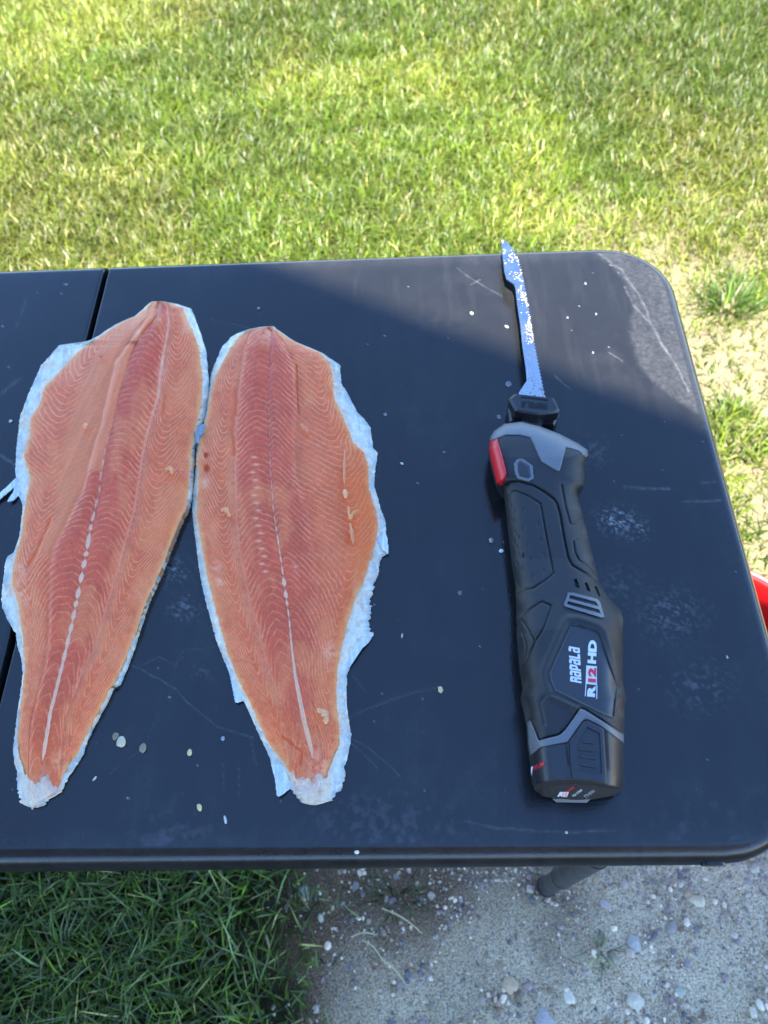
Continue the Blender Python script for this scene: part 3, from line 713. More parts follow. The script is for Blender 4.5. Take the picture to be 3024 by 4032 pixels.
    z = z+tf*(0.0016*np.exp(-((np.abs(u)-0.5)/0.28)**2)*sstep(0.75, 0.2, t)-0.0012*np.exp(-((np.abs(u)-1)/0.10)**2)-0.0010*np.exp(-(u/0.10)**2))
    z = z-0.0006*line-0.0012*gash+0.0006*(fbm(PX/40, PY/40, 265, 4)-0.5)+0.0006*cord
    for (ax_, ay_, rr) in T.get('pits', []): z = z-0.002*sstep(1.1, 0.4, np.hypot((PX-ax_)/rr, (PY-ay_)/(rr*1.25)))
    isf = (PX > g['L1']) & (PX < g['R1']) & (tail < 0.52)
    dl = np.clip((g['L1']-PX)/np.maximum(g['L1']-g['L0'], 4), 0, 1); dr_ = np.clip((PX-g['R1'])/np.maximum(g['R0']-g['R1'], 4), 0, 1)
    hsL, hsR = (0.0022, 0.0032) if dorsal > 0 else (0.0032, 0.0022)
    zs = np.where(dl > 0, (hsL*dl+(1-dl)*(zL*0.85*tf if dorsal < 0 else 0.003)), np.where(dr_ > 0, hsR*dr_+(1-dr_)*(zR*0.85*tf if dorsal > 0 else 0.003), 0.0035))
    zs = zs+0.0026*(fbm(PX/22, PY/22, 267, 3)-0.4)
    z = np.where(isf, z, np.minimum(zs, np.maximum(z, 0.003)))
    C = np.where(isf[..., None], C, sk)
    tl = sstep(0.4, 0.5, tail)*(~isf)*sstep(1.5, 0.9, np.abs(u))*sstep(0.95, 0.55, tail)
    C = mixc(C, S(222, 156, 138), 0.65*tl*sstep(0.35, 0.6, fbm(PX/16, PY/40, 268, 3))); C = mixc(C, S(206, 176, 146), 0.3*tl)
    C = np.where(isf[..., None], C*np.array([1.12, 0.665, 0.335]), C*0.97)
    sk = sk*0.97
    V = at(PX, PY, z)
    fl = isf[:-1, :-1] & isf[1:, :-1] & isf[1:, 1:] & isf[:-1, 1:]
    cpos = V[len(V)//2, nc//2]
    R_ = root('fish_fillet', label, 'fish fillet', (cpos[0], cpos[1], TZ), 'raw fish fillets on the table')
    sheet('flesh', V, fl, [lower(0.0015), drop(0.0012)], FLESH, R_, {'Col': C}, sharp=0)
    sheet('skin', V, ~fl, [drop(0.0008)], SKINM, R_, {'Col': np.where(isf[..., None], sk, C)}, sharp=0)
    return R_
def fin(parent, poly, hfun, step=3.0, name='fin', dark=0.0):
    p = np.array(poly, float); xs = np.arange(p[:, 0].min()-6, p[:, 0].max()+6, step); ys = np.arange(p[:, 1].min()-6, p[:, 1].max()+6, step)
    PX, PY = np.meshgrid(xs, ys); z = hfun(PX, PY)
    ray = fbm(PX/5, PY/50, 301, 2)
    C = np.repeat(np.repeat(np.array(S(196, 200, 202)[:3])[None, None], len(ys), 0), len(xs), 1)*(0.65+0.6*ray)[..., None]
    C = mixc(C, S(80, 88, 96), dark*np.ones_like(PX))
    cxm = (PX[:-1, :-1]+PX[1:, 1:])/2; cym = (PY[:-1, :-1]+PY[1:, 1:])/2
    sheet(name, at(PX, PY, z+0.0006*ray), inpoly(cxm, cym, poly), [lower(0.0008)], SKINM, parent, {'Col': C}, sharp=0)

A_ = dict(
    L0=[(1186, 600), (1193, 586), (1220, 561), (1245, 530), (1275, 458), (1323, 386), (1341, 350), (1359, 235), (1438, 163), (1546, 114), (1642, 78), (1751, 66), (1853, 60), (1900, 66), (1968, 84), (1998, 90), (2046, 84), (2109, 77), (2177, 53), (2191, 29), (2220, 19), (2287, 12), (2360, 5), (2394, 10), (2442, 29), (2495, 63), (2550, 70), (2592, 84), (2655, 89), (2731, 80), (2803, 67), (2887, 59), (2955, 51), (2997, 55), (3035, 67), (3094, 67), (3136, 72), (3145, 84), (3157, 80), (3174, 97), (3179, 118)],
    R0=[(1186, 640), (1196, 694), (1215, 754), (1275, 776), (1329, 795), (1383, 811), (1448, 818), (1503, 822), (1562, 819), (1638, 808), (1690, 780), (1774, 766), (1880, 762), (1960, 757), (2008, 743), (2037, 723), (2109, 690), (2191, 661), (2278, 627), (2374, 583), (2480, 550), (2550, 527), (2618, 502), (2672, 481), (2696, 468), (2706, 447), (2761, 422), (2837, 380), (2917, 338), (2968, 325), (3014, 295), (3056, 266), (3086, 249), (3120, 236), (3136, 203), (3153, 181), (3172, 169), (3179, 135)],
    L1=[(1186, 603), (1220, 566), (1275, 466), (1329, 386), (1389, 301), (1468, 229), (1522, 175), (1600, 151), (1642, 120), (1720, 114), (1793, 92), (1884, 118), (1956, 104), (2004, 96), (2046, 90), (2114, 82), (2181, 62), (2240, 50), (2307, 44), (2365, 67), (2432, 77), (2490, 87), (2577, 94), (2634, 96), (2719, 88), (2824, 74), (2909, 68), (2980, 76), (3014, 89), (3060, 100)],
    R1=[(1186, 636), (1210, 705), (1258, 722), (1300, 745), (1367, 772), (1475, 787), (1584, 783), (1670, 768), (1774, 752), (1882, 742), (1998, 727), (2056, 704), (2157, 664), (2259, 622), (2370, 572), (2471, 538), (2567, 500), (2634, 468), (2668, 450), (2727, 422), (2795, 388), (2871, 350), (2938, 314), (2976, 290), (3010, 255), (3060, 235)],
    S=[(1186, 625), (1242, 618), (1329, 542), (1421, 504), (1530, 472), (1654, 445), (1747, 418), (1855, 399), (1937, 391), (1974, 381), (2075, 357), (2167, 342), (2259, 323), (2355, 304), (2471, 280), (2562, 259), (2639, 240), (2706, 224), (2807, 198), (2883, 186), (2985, 169), (3100, 150)],
    M2=[(1186, 660), (1269, 665), (1383, 646), (1475, 632), (1557, 624), (1665, 591), (1774, 564), (1910, 545), (2022, 526), (2143, 492), (2249, 463), (2360, 429), (2456, 400), (2553, 376), (2640, 325), (2740, 291), (2820, 262), (2909, 249), (2972, 240)],
    M1=[(1186, 590), (1242, 585), (1421, 455), (1654, 400), (1850, 345), (1910, 330), (2061, 260), (2143, 212), (2239, 193), (2336, 193), (2432, 193), (2529, 188), (2655, 169), (2761, 139), (2845, 122), (2930, 114)],
    memb=[(1186, 560), (1240, 520), (1330, 430), (1450, 345), (1600, 290), (1750, 245), (1900, 222), (2000, 225), (2100, 185), (2200, 120), (2300, 100)], memb_end=2230,
    c_flesh=S(204, 118, 90), c_band=S(188, 92, 78), c_orange=S(206, 122, 80), orange_side=1, tail=(2960, 3170),
    septa=(0.15, 0.8), cord=[(1250, 0.0), (1640, 0.0), (1700, 2.5), (1800, 4), (2000, 6), (2080, 9), (2200, 11), (2500, 10), (2600, 9), (2800, 9), (2960, 10), (3000, 0.0)], bead=[(1250, 1), (2350, 0.95), (2500, 0.6), (2600, 0.25), (3000, 0.1)], beadlen=50,
    fat=(0, 0, 0), white=[(80, 2240, 22, 0.7), (75, 2330, 40, 0.8), (545, 1310, 22, 0.7), (235, 2990, 26, 0.5), (745, 1290, 26, 0.8), (640, 1460, 20, 0.5)],
    gash=[([(200, 2045), (150, 2160), (105, 2240)], 14), ([(650, 1560), (640, 1640)], 9)], pits=[], z_belly=0.0045, z_dorsal=0.0085)
fA_L = [(-2, 0.1), (-1.75, 0.7), (-1.6, 0.95), (-1.35, 0.5), (-1.0, 0.05), (-0.7, -0.15), (-0.3, -0.2), (0, 0.0)]
fA_R = [(0, 0.0), (0.15, -0.18), (0.4, -0.22), (0.7, -0.02), (0.92, 0.28), (1.0, 0.42), (1.001, -0.55), (1.06, 0.05), (1.16, 0.5), (1.3, 0.78), (1.42, 0.82), (1.6, 0.45), (1.8, -0.05), (2.0, -0.75)]
B_ = dict(
    L0=[(1284, 1066), (1286, 1029), (1296, 981), (1313, 933), (1327, 909), (1366, 875), (1409, 856), (1457, 836), (1501, 827), (1559, 820), (1636, 808), (1690, 796), (1737, 778), (1805, 770), (1853, 769), (1925, 762), (1988, 757), (2022, 757), (2167, 774), (2259, 786), (2360, 808), (2451, 832), (2519, 851), (2596, 880), (2650, 903), (2713, 930), (2767, 963), (2832, 992), (2886, 1017), (2955, 1050), (3017, 1073), (3064, 1098), (3090, 1130), (3103, 1142), (3136, 1166), (3158, 1191), (3170, 1225)],
    R0=[(1284, 1076), (1286, 1080), (1298, 1092), (1322, 1126), (1346, 1164), (1390, 1270), (1424, 1319), (1438, 1340), (1510, 1343), (1554, 1372), (1621, 1405), (1650, 1434), (1684, 1459), (1761, 1468), (1785, 1487), (1843, 1478), (1915, 1473), (1950, 1485), (1998, 1497), (2056, 1519), (2119, 1521), (2177, 1527), (2191, 1502), (2239, 1490), (2283, 1478), (2326, 1466), (2370, 1456), (2408, 1458), (2456, 1450), (2495, 1466), (2543, 1430), (2590, 1397), (2626, 1375), (2659, 1366), (2695, 1364), (2785, 1366), (2847, 1375), (2890, 1383), (2948, 1375), (2984, 1368), (3020, 1354), (3053, 1361), (3085, 1346), (3111, 1343), (3118, 1325), (3150, 1307), (3161, 1274), (3170, 1240)],
    L1=[(1284, 1066), (1296, 995), (1303, 976), (1337, 943), (1424, 889), (1491, 850), (1563, 828), (1640, 814), (1700, 800), (1800, 778), (1925, 786), (2022, 780), (2095, 792), (2167, 806), (2263, 824), (2384, 856), (2432, 870), (2505, 889), (2577, 909), (2648, 934), (2706, 963), (2789, 1003), (2861, 1032), (2933, 1071), (2973, 1108), (2999, 1137), (3040, 1160)],
    R1=[(1284, 1074), (1298, 1090), (1346, 1160), (1390, 1262), (1424, 1300), (1438, 1302), (1491, 1314), (1563, 1316), (1621, 1343), (1684, 1372), (1737, 1390), (1780, 1434), (1838, 1454), (1915, 1452), (1973, 1468), (2022, 1485), (2071, 1490), (2128, 1482), (2191, 1463), (2288, 1434), (2350, 1405), (2432, 1376), (2529, 1352), (2625, 1331), (2713, 1325), (2785, 1328), (2857, 1337), (2930, 1337), (2966, 1321), (3040, 1290)],
    S=[(1284, 1070), (1356, 1068), (1539, 1058), (1684, 1061), (1829, 1063), (1949, 1073), (2022, 1078), (2143, 1097), (2312, 1121), (2432, 1138), (2553, 1149), (2659, 1162), (2753, 1180), (2857, 1202), (2955, 1227), (3060, 1240)],
    M1=[(1284, 1050), (1303, 990), (1371, 962), (1491, 947), (1612, 933), (1732, 926), (1877, 926), (2022, 928), (2191, 947), (2288, 967), (2384, 985), (2480, 1020), (2577, 1040), (2731, 1093), (2803, 1122), (2912, 1145)],
    M2=[(1284, 1072), (1356, 1120), (1443, 1160), (1588, 1169), (1732, 1160), (1877, 1168), (1973, 1203), (2046, 1217), (2191, 1241), (2312, 1251), (2432, 1251), (2553, 1246), (2659, 1218), (2767, 1225), (2857, 1245), (2930, 1258)],
    c_flesh=S(204, 118, 90), c_band=S(188, 94, 80), c_orange=S(210, 116, 52), orange_side=1, tail=(2960, 3150),
    septa=(0.7, 0.12), cord=[(1284, 0.0), (1700, 1.6), (2000, 3), (2250, 4), (2300, 10), (2350, 9), (2400, 4), (2550, 5), (2640, 7), (2700, 10), (2900, 12), (2960, 8), (2990, 0.0)], bead=[(1284, 0.8), (2350, 0.9), (2480, 0.5), (2560, 0.1), (3000, 0.0)], beadlen=42,
    fat=(16, 1800, 30), white=[(1300, 2570, 30, 0.7), (865, 2290, 18, 0.8), (798, 1780, 14, 0.8), (806, 1900, 16, 0.9), (1260, 3010, 50, 0.6), (1165, 2240, 12, 0.7), (1055, 1310, 25, 0.5), (850, 2230, 20, 0.6)],
    gash=[([(930, 1540), (925, 1620), (912, 1690), (918, 1760), (922, 1790)], 15), ([(1168, 1440), (1170, 1540), (1175, 1630)], 5), ([(1115, 2900), (1190, 2960), (1185, 3010)], 12), ([(1385, 2080), (1365, 2140)], 12)], pits=[(811, 1793, 11), (815, 1845, 15)],
    smooth=[(1330, 2170, 80, 70), (1215, 1830, 80, 70), (1180, 1690, 50, 50)], z_belly=0.0045, z_dorsal=0.0085)
fB_R = [(0, 0.0), (0.12, -0.22), (0.3, -0.12), (1.0, 0.55), (1.3, 0.95), (1.62, 1.32), (1.72, 1.3), (2.0, 0.55)]
fB_L = [(-2.0, -0.75), (-1.8, -0.05), (-1.6, 0.45), (-1.42, 0.82), (-1.3, 0.78), (-1.16, 0.5), (-1.06, 0.05), (-1.001, -0.55), (-1.0, 0.42), (-0.92, 0.28), (-0.7, -0.02), (-0.4, -0.22), (-0.15, -0.1), (0, 0.0)]
AMP = [(1180, 85), (1500, 100), (1900, 120), (2200, 145), (2450, 200), (2700, 270), (2900, 290), (3180, 260)]
fa = fillet('orange-pink raw fish fillet nearest the fold seam, with a thick white beaded centre line', A_, 1, fA_L, fA_R, AMP, 0)
fb = fillet('orange-pink raw fish fillet nearest the electric knife, with torn white skin on its right border', B_, -1, fB_L, fB_R, AMP, 1)
flat = lambda h: (lambda X, Y: np.full(X.shape, h)+0.0008*np.sin(X/17.0))
fin(fa, [(-40, 1975), (0, 1940), (40, 1905), (62, 1880), (70, 1905), (40, 1930), (10, 1955), (-30, 1995)], flat(0.003))
fin(fa, [(62, 1900), (50, 1940), (32, 1966), (30, 1974), (55, 1968), (72, 1950), (92, 1985), (96, 1930), (90, 1900)], flat(0.0028))
fin(fb, [(1068, 3012), (1082, 3064), (1090, 3129), (1097, 3137), (1122, 3121), (1142, 3103), (1134, 3062), (1110, 3008)], flat(0.0035))
fin(fb, [(886, 2592), (905, 2659), (916, 2713), (925, 2762), (934, 2767), (958, 2758), (966, 2745), (930, 2680), (905, 2620)], flat(0.0038))
fin(fb, [(773, 1740), (768, 1710), (772, 1690), (786, 1675), (806, 1668), (814, 1674), (800, 1684), (806, 1700), (796, 1712), (786, 1712), (780, 1745)], lambda X, Y: 0.012+0.0*X, step=2.0, name='dark_fin', dark=0.75)
fin(fb, [(1376, 2560), (1430, 2510), (1468, 2488), (1470, 2500), (1452, 2530), (1426, 2552), (1400, 2592), (1374, 2630)], flat(0.003), name='skin_flap')
fin(fb, [(1484, 2120), (1500, 2160), (1530, 2182), (1526, 2120), (1515, 2090)], flat(0.003), name='skin_flap')

# loose curls of flesh lying on the fillets
BIT = colattr('flesh_scrap', 0.45, 0.45, fine=600, amp=0.12, bstr=0.2, bdist=0.0004, sss=0.1)
def curl(label, pts, r, col, h=0.018):
    P = at([p[0] for p in pts], [p[1] for p in pts], h); n = len(P); tt = np.linspace(0, 1, 4*n)
    Q = np.stack([np.interp(tt, np.linspace(0, 1, n), P[:, k]) for k in range(3)], -1); Q[:, 2] += 0.0012*np.sin(tt*math.pi)
    rr = r/F*0.5*(0.5+0.7*np.sin(np.clip(tt, 0.08, 0.92)*math.pi))*(1+0.25*np.sin(tt*17))
    V, F_ = tube(Q-Q[0], rr, 10); o = mk('flesh_curl', V, F_, BIT, None, {'Col': np.repeat(np.array(col[:3])[None], len(V), 0)}, sharp=0); o.location = Q[0]
    tag(o, label, 'fish scrap', 'loose curls of flesh on the fillets')
PEACH = S(216, 142, 84)
curl('pale orange curl on the knife-side fillet, near its left border', [(872, 2012), (888, 2005), (900, 2022), (905, 2034)], 9, PEACH, 0.0165)
curl('forked orange curl near the right border of the knife-side fillet', [(1372, 1996), (1374, 2025), (1382, 2046), (1388, 2024), (1408, 2008)], 8, S(220, 140, 78), 0.0135)
curl('teardrop bead of fat on the knife-side fillet above the forked curl', [(1358, 1930), (1360, 1945), (1362, 1962)], 11, S(226, 158, 108), 0.0135)
curl('thin long orange strand on the knife-side fillet above the teardrop bead', [(1357, 1770), (1356, 1840), (1356, 1910)], 6, S(212, 132, 84), 0.013)
curl('torn orange ridge of flesh below the forked curl', [(1378, 2060), (1386, 2100), (1392, 2140)], 9, S(210, 128, 80), 0.013)
curl('pale curl on the seam-side fillet near its right border', [(652, 1848), (668, 1842), (678, 1856), (676, 1866)], 9, PEACH, 0.0175)
curl('reddish curl beside the pale one on the seam-side fillet', [(698, 1850), (720, 1862), (736, 1888)], 9, S(200, 98, 66), 0.0165)
curl('small round orange lump high on the seam-side fillet', [(392, 1406), (402, 1400)], 12, S(206, 112, 64), 0.0145)
curl('small peach lump in the middle of the seam-side fillet', [(335, 1686), (340, 1672)], 11, S(226, 150, 106), 0.0165)
curl('tan flap of flesh near the tail of the knife-side fillet', [(1250, 2795), (1275, 2805), (1286, 2825), (1282, 2850)], 13, S(206, 150, 102), 0.0145)
curl('ragged orange lump high in the middle of the knife-side fillet', [(1185, 1672), (1202, 1690), (1215, 1706)], 9, S(206, 122, 80), 0.0165)

# crumbs, flakes and drops on the table
CRUMB = colattr('crumb', 0.5, 0.4, fine=900, amp=0.2, bstr=0.4, bdist=0.0004, sss=0.0)
def drop_mat():
    m, t, b = mat_new('water_drop'); n = noise(t, 200, 2)
    r = ramp(t, n.outputs[0], [(0.3, (0.02,)*3), (0.7, (0.06,)*3)]); t.links.new(r.outputs[0], b.inputs['Roughness'])
    b.inputs['Base Color'].default_value = (0.9, 0.95, 1, 1); b.inputs['Transmission Weight'].default_value = 0.9; b.inputs['IOR'].default_value = 1.33
    return m
DROP = drop_mat()
def crumb(name, label, cat, group, px, py, rx, ry, col, ang=0.0, hgt=0.6, mat=None, jag=0.5, sub=2):
    Vb, Tb = ICO[sub-1]; k = 1.0/F*0.56
    P = Vb.copy(); nz = fbm(P[:, 0]*1.7+px, P[:, 1]*1.7+P[:, 2]*1.3+py, 311, 2)-0.5; P = P*(1+jag*nz)[:, None]
    c_, s_ = math.cos(ang), math.sin(ang); X = P[:, 0]*rx; Y = P[:, 1]*ry*1.3
    h = min(rx, ry)*hgt*k
    Q = np.stack([(c_*X-s_*Y)*k, (s_*X+c_*Y)*k, P[:, 2]*h], -1); p = at(px, py, h*0.5)
    Q[:, 2] = np.maximum(Q[:, 2], -h*0.5)
    o = mk(name, Q, [Tb], mat or CRUMB, None, {'Col': np.repeat(np.array(col[:3])[None], len(Q), 0)}, sharp=0); o.location = (p[0], p[1], TZ+h*0.5+0.0003)
    tag(o, label, cat, group)
GC = 'fish crumbs scattered over the table'
cream, wht, grey = S(200, 176, 126), S(176, 172, 160), S(128, 112, 88)
for a in [
    ('largest tan crumb on the table, lying between the two fillet tails', 478, 2922, 20, 19, S(190, 172, 140), 0.3, 0.6),
    ('grey translucent lump touching the largest tan crumb', 456, 2900, 14, 13, grey, 0, 0.5),
    ('pale grey crumb right of the largest tan crumb', 563, 2945, 15, 16, S(132, 118, 94), 0.2, 0.5),
    ('round cream bead midway between the two fillet tails', 747, 2962, 10, 11, cream, 0, 0.8),
    ('oval cream bead near the front edge, below the fillets', 786, 3179, 10, 12, cream, 0.4, 0.8),
    ('white flake nearest the front edge below the knife-side fillet', 887, 3227, 6, 13, wht, 0.3, 0.4),
    ('thin white flake right of the seam-side fillet tail', 373, 3066, 5, 9, wht, -0.6, 0.4),
    ('bluish white bit left of the knife-side fillet tail', 878, 2908, 8, 7, S(140, 140, 140), 0, 0.5),
    ('cream flake on bare table between knife-side fillet tail and knife', 1735, 2716, 11, 12, cream, 0.3, 0.5),
    ('white flake left of the tall fold of the seam-side fillet', 42, 1659, 10, 8, S(150, 150, 148), 0.4, 0.4),
    ('white crumb in the sunlit patch left of the blade', 1857, 1234, 11, 11, S(126, 124, 116), 0.3, 0.6),
    ('splayed white crumb just left of the blade, lower sunlit patch', 1995, 1287, 9, 11, S(126, 124, 116), 0.8, 0.5),
    ('white shard right of the knife-side fillet shoulder', 1583, 1826, 10, 5, wht, -0.7, 0.4),
    ('wet grey bead in the knife handle reflection, upper one', 1935, 2128, 12, 11, S(130, 130, 128), 0, 0.7),
    ('wet white bead in the knife handle reflection, lower one', 1974, 2170, 12, 8, S(214, 216, 218), 0.3, 0.6),
    ('small white bit at the tip of the seam-side fillet tail', 129, 3180, 5, 6, wht, 0, 0.6),
    ('white flake beside the right border of the knife-side fillet skin', 1583, 2504, 4, 9, wht, -0.2, 0.4),
    ('white sliver near the front rim below the knife battery', 2230, 3278, 6, 4, wht, 0.2, 0.4),
    ('cream bit stuck on the near rim of the table', 1405, 3356, 10, 5, S(210, 204, 190), 0.1, 0.4),
    ('white bit right of the salt splash near the right border', 2862, 2588, 6, 6, S(140, 142, 140), 0, 0.5),
    ('white flake above the far end of the knife-side fillet', 1018, 1215, 9, 9, S(110, 110, 110), 0, 0.4)]:
    crumb('crumb', a[0], 'crumb', GC, *a[1:])
GD = 'water drops on the table'
for a in [
    ('clear double drop left of the blade root', 2002, 1512, 15, 12), ('clear drop left of the black blade clip', 1964, 1642, 9, 9),
    ('drop on bare table midway between fillet and knife handle', 1811, 2335, 9, 9), ('drop right of the knife-side fillet shoulder', 1517, 1632, 8, 8),
    ('drop in the sunlit patch nearest the far edge right of the blade', 2305, 1117, 7, 8), ('drop left of the dried film in the far corner', 2347, 1237, 6, 7),
    ('drop in the middle of the sunlit patch right of the blade', 2235, 1251, 6, 7), ('lowest drop of the sunlit patch right of the blade', 2335, 1389, 6, 7)]:
    crumb('water_drop', a[0], 'water drop', GD, *a[1:], (1, 1, 1), 0, 0.55, DROP, 0.1, 3)

# ================================================================== ELECTRIC KNIFE
kn = root('electric_fillet_knife', 'black and grey cordless electric fillet knife lying on the table with its blade attached', 'electric knife', (0.44, 0.2, TZ))
BODY = colattr('black_grip_rubber', 0.55, 0.45, fine=900, amp=0.12, bstr=0.25, bdist=0.0003)
GREYP = plastic('grey_plastic', S(92, 93, 95), 0.42, 0.06, 500, 0.15)
DARKP = plastic('dark_plastic', S(27, 27, 29), 0.38, 0.08, 700, 0.2)
REDP = plastic('red_plastic', S(190, 26, 32), 0.3, 0.06, 500, 0.1)
GLOSSP = plastic('badge_plastic', S(36, 37, 41), 0.33, 0.04, 500, 0.05)
PITM = plastic('vent_black', S(12, 12, 12), 0.8, 0.1, 300, 0.0)
OUTL_L = [(1660, 2046), (1668, 1987), (1696, 1945), (1720, 1930), (1766, 1924), (1833, 1938), (1902, 1956), (1910, 1979), (1915, 1985), (1967, 1991), (2085, 2004), (2222, 2020), (2300, 2033), (2371, 2036), (2495, 2038), (2632, 2050), (2704, 2062), (2741, 2054), (2802, 2068), (2855, 2077), (2935, 2082), (2978, 2089), (3072, 2100), (3109, 2104), (3134, 2134), (3148, 2205), (3150, 2260)]
OUTL_R = [(1660, 2056), (1676, 2124), (1708, 2203), (1743, 2273), (1770, 2313), (1790, 2316), (1833, 2300), (1892, 2303), (1915, 2298), (1933, 2274), (1945, 2272), (1990, 2285), (2045, 2298), (2109, 2315), (2195, 2335), (2261, 2354), (2297, 2362), (2355, 2398), (2406, 2445), (2438, 2454), (2495, 2453), (2686, 2452), (2751, 2467), (2766, 2465), (2784, 2460), (2893, 2458), (2925, 2456), (3060, 2457), (3109, 2454), (3134, 2420), (3148, 2330), (3150, 2300)]
SIDES = [(2046, 1660)]+[(x, y) for y, x in OUTL_L if y <= 3109]; SIDE2 = [(2046, 1660)]+[(x, y) for y, x in OUTL_R if y <= 3109]
RIM = [(2060, 3070), (2110, 3086), (2124, 3083), (2167, 3073), (2239, 3069), (2312, 3076), (2391, 3090), (2449, 3102), (2480, 3104)]
GROOVES = [
    ([(1983, 1915), (2007, 1896), (2046, 1894), (2101, 1911), (2148, 1939), (2183, 1966), (2194, 1985), (2206, 2026), (2221, 2116), (2237, 2195), (2253, 2226), (2300, 2254), (2335, 2273), (2362, 2297)], 0.0014, 4.5),
    ([(1989, 1966), (2015, 1935), (2034, 1931), (2085, 1954), (2130, 1984), (2151, 2105), (2174, 2226), (2180, 2257), (2151, 2281), (2100, 2316), (2068, 2320), (2039, 2340)], 0.0010, 4),
    ([(2211, 1909), (2225, 1987), (2245, 2062), (2260, 2065), (2276, 2050), (2298, 2042)], 0.0010, 4), ([(2315, 2109), (2288, 2112), (2258, 2130), (2264, 2175), (2280, 2207), (2323, 2230), (2356, 2265)], 0.0010, 4),
    ([(2037, 2448), (2069, 2411), (2134, 2368), (2171, 2386), (2138, 2477), (2106, 2531), (2059, 2628)], 0.0010, 4), ([(2059, 2448), (2106, 2520)], 0.0009, 3.5), ([(2045, 2460), (2072, 2545), (2062, 2600)], 0.0007, 3),
    ([(2145, 2850), (2127, 2766), (2150, 2738), (2167, 2733), (2203, 2744), (2268, 2773), (2210, 2882)], 0.0005, 6),
    ([(2077, 2842), (2089, 2835), (2120, 2914), (2203, 2893), (2225, 2874), (2286, 2788), (2304, 2795), (2455, 2891)], 0.0012, 4.5),
    ([(2225, 2931), (2239, 3015)], 0.0016, 4.5), ([(2062, 2180), (2062, 2195)], 0.0008, 3)]
for gi, (gx_, gy_) in enumerate([(2010, 1985), (2030, 2003), (2062, 2005), (2108, 2000), (2012, 2040), (2026, 2045), (2045, 2110), (2118, 2056), (2024, 2130), (2036, 2150), (2060, 2076), (2130, 2120), (2080, 2140), (2092, 2196), (2140, 2180), (2035, 2215), (2055, 2230), (2046, 2180), (2100, 2262), (2028, 2090), (2042, 2300), (2140, 2240)]):
    GROOVES.append(([(gx_, gy_), (gx_+2, gy_+12)], 0.0005, 3.5))
BADGE = [(2247, 2460), (2276, 2459), (2348, 2484), (2362, 2498), (2431, 2697), (2418, 2824), (2409, 2829), (2185, 2719), (2167, 2676), (2163, 2647)]
HOLES = [[(2260, 2281), (2271, 2281), (2281, 2314), (2268, 2312)], [(2302, 2295), (2312, 2297), (2324, 2328), (2311, 2326)], [(2341, 2310), (2350, 2312), (2363, 2346), (2353, 2344)]]
def pre(px, py):
    d = np.minimum(dpoly(px, py, SIDES), dpoly(px, py, SIDE2))
    zt = np.interp(py, [1660, 1800, 1950, 2200, 2350, 2480, 3000, 3150], [0.036, 0.040, 0.039, 0.040, 0.045, 0.0505, 0.0525, 0.0525])
    ze = np.interp(py, [1660, 1800, 2000, 3150], [0.026, 0.022, 0.021, 0.022])
    Rr = np.interp(py, [1660, 1900, 2400, 3100], [75, 110, 120, 95])
    tt = np.clip(d/Rr, 0, 1); return ze+(zt-ze)*np.sqrt(np.clip(1-(1-tt)**2.3, 0, 1)), d
def bz(px, py):
    'height of the knife body above the table'
    px = np.asarray(px, float); py = np.asarray(py, float)
    z, d = pre(px, py)
    rim = np.interp(px, [a for a, b in RIM], [b for a, b in RIM]); bot = np.interp(px, [2098, 2110, 2134, 2205, 2270, 2330, 2420, 2458], [3104, 3122, 3136, 3149, 3152, 3149, 3136, 3106])
    k = np.clip((py-rim)/np.maximum(bot-rim, 6), 0, 1); z = z*(1-k)+0.004*k
    db = dpoly(px, py, BADGE, True); ib = inpoly(px, py, BADGE)
    z = z+np.where(ib, -0.0016*sstep(0, 5, db), 0.0016*np.exp(-((db-26)/14)**2)*sstep(2900, 2800, py))
    # collar end of the grip and the stepped tail
    return z
def bz_full(px, py):
    z = bz(px, py); gv = np.zeros_like(z)
    for pts, dep, w in GROOVES:
        e = np.exp(-(dpoly(px, py, pts)/w)**2); z = z-1.5*dep*e; gv = np.maximum(gv, e*dep/0.0014)
    for h in HOLES:
        i = inpoly(px, py, h); z = np.where(i, z-0.004, z); gv = np.where(i, 2.0, gv)
    return z, gv
rows = np.concatenate([np.arange(1660, 1700, 1.5), np.arange(1700, 3060, 3.0), np.arange(3060, 3150.1, 1.5)]); nc = 150
l = np.interp(rows, *tab(OUTL_L)); r = np.interp(rows, *tab(OUTL_R))
vv = 0.5-0.5*np.cos(np.linspace(0, math.pi, nc)); vv = 0.5*vv+0.5*np.linspace(0, 1, nc)
PX = l[:, None]+(r-l)[:, None]*vv[None]; PY = np.repeat(rows[:, None], nc, 1)
Zb, gv = bz_full(PX, PY)
base = np.repeat(np.repeat(np.array(S(20, 20, 21)[:3])[None, None], len(rows), 0), nc, 1)
dust = sstep(0.55, 0.8, fbm(PX/50, PY/50, 321, 4))*sstep(0.6, 0.95, np.abs(vv*2-1))[None]
base = mixc(base, S(84, 78, 68), 0.35*dust)
base = mixc(base, S(20, 20, 21), np.clip(gv, 0, 1)*0.35)
def kring(z, ins):
    def f(P):
        P = P.copy(); ax = np.interp(P[:, 1], [0.03, 0.06, 0.2, 0.35], [0.444, 0.443, 0.447, 0.441]); P[:, 0] = ax+(P[:, 0]-ax)*(1-ins); P[:, 1] = 0.195+(P[:, 1]-0.195)*(1-ins*0.15)
        P[:, 2] = np.minimum(P[:, 2]-0.0003, TZ+z); return P
    return f
sheet('body', at(PX, PY, Zb), np.ones((len(rows)-1, nc-1), bool), [kring(0.014, 0.005), kring(0.007, 0.06), kring(0.0008, 0.17)], BODY, kn, {'Col': base}, sharp=55)
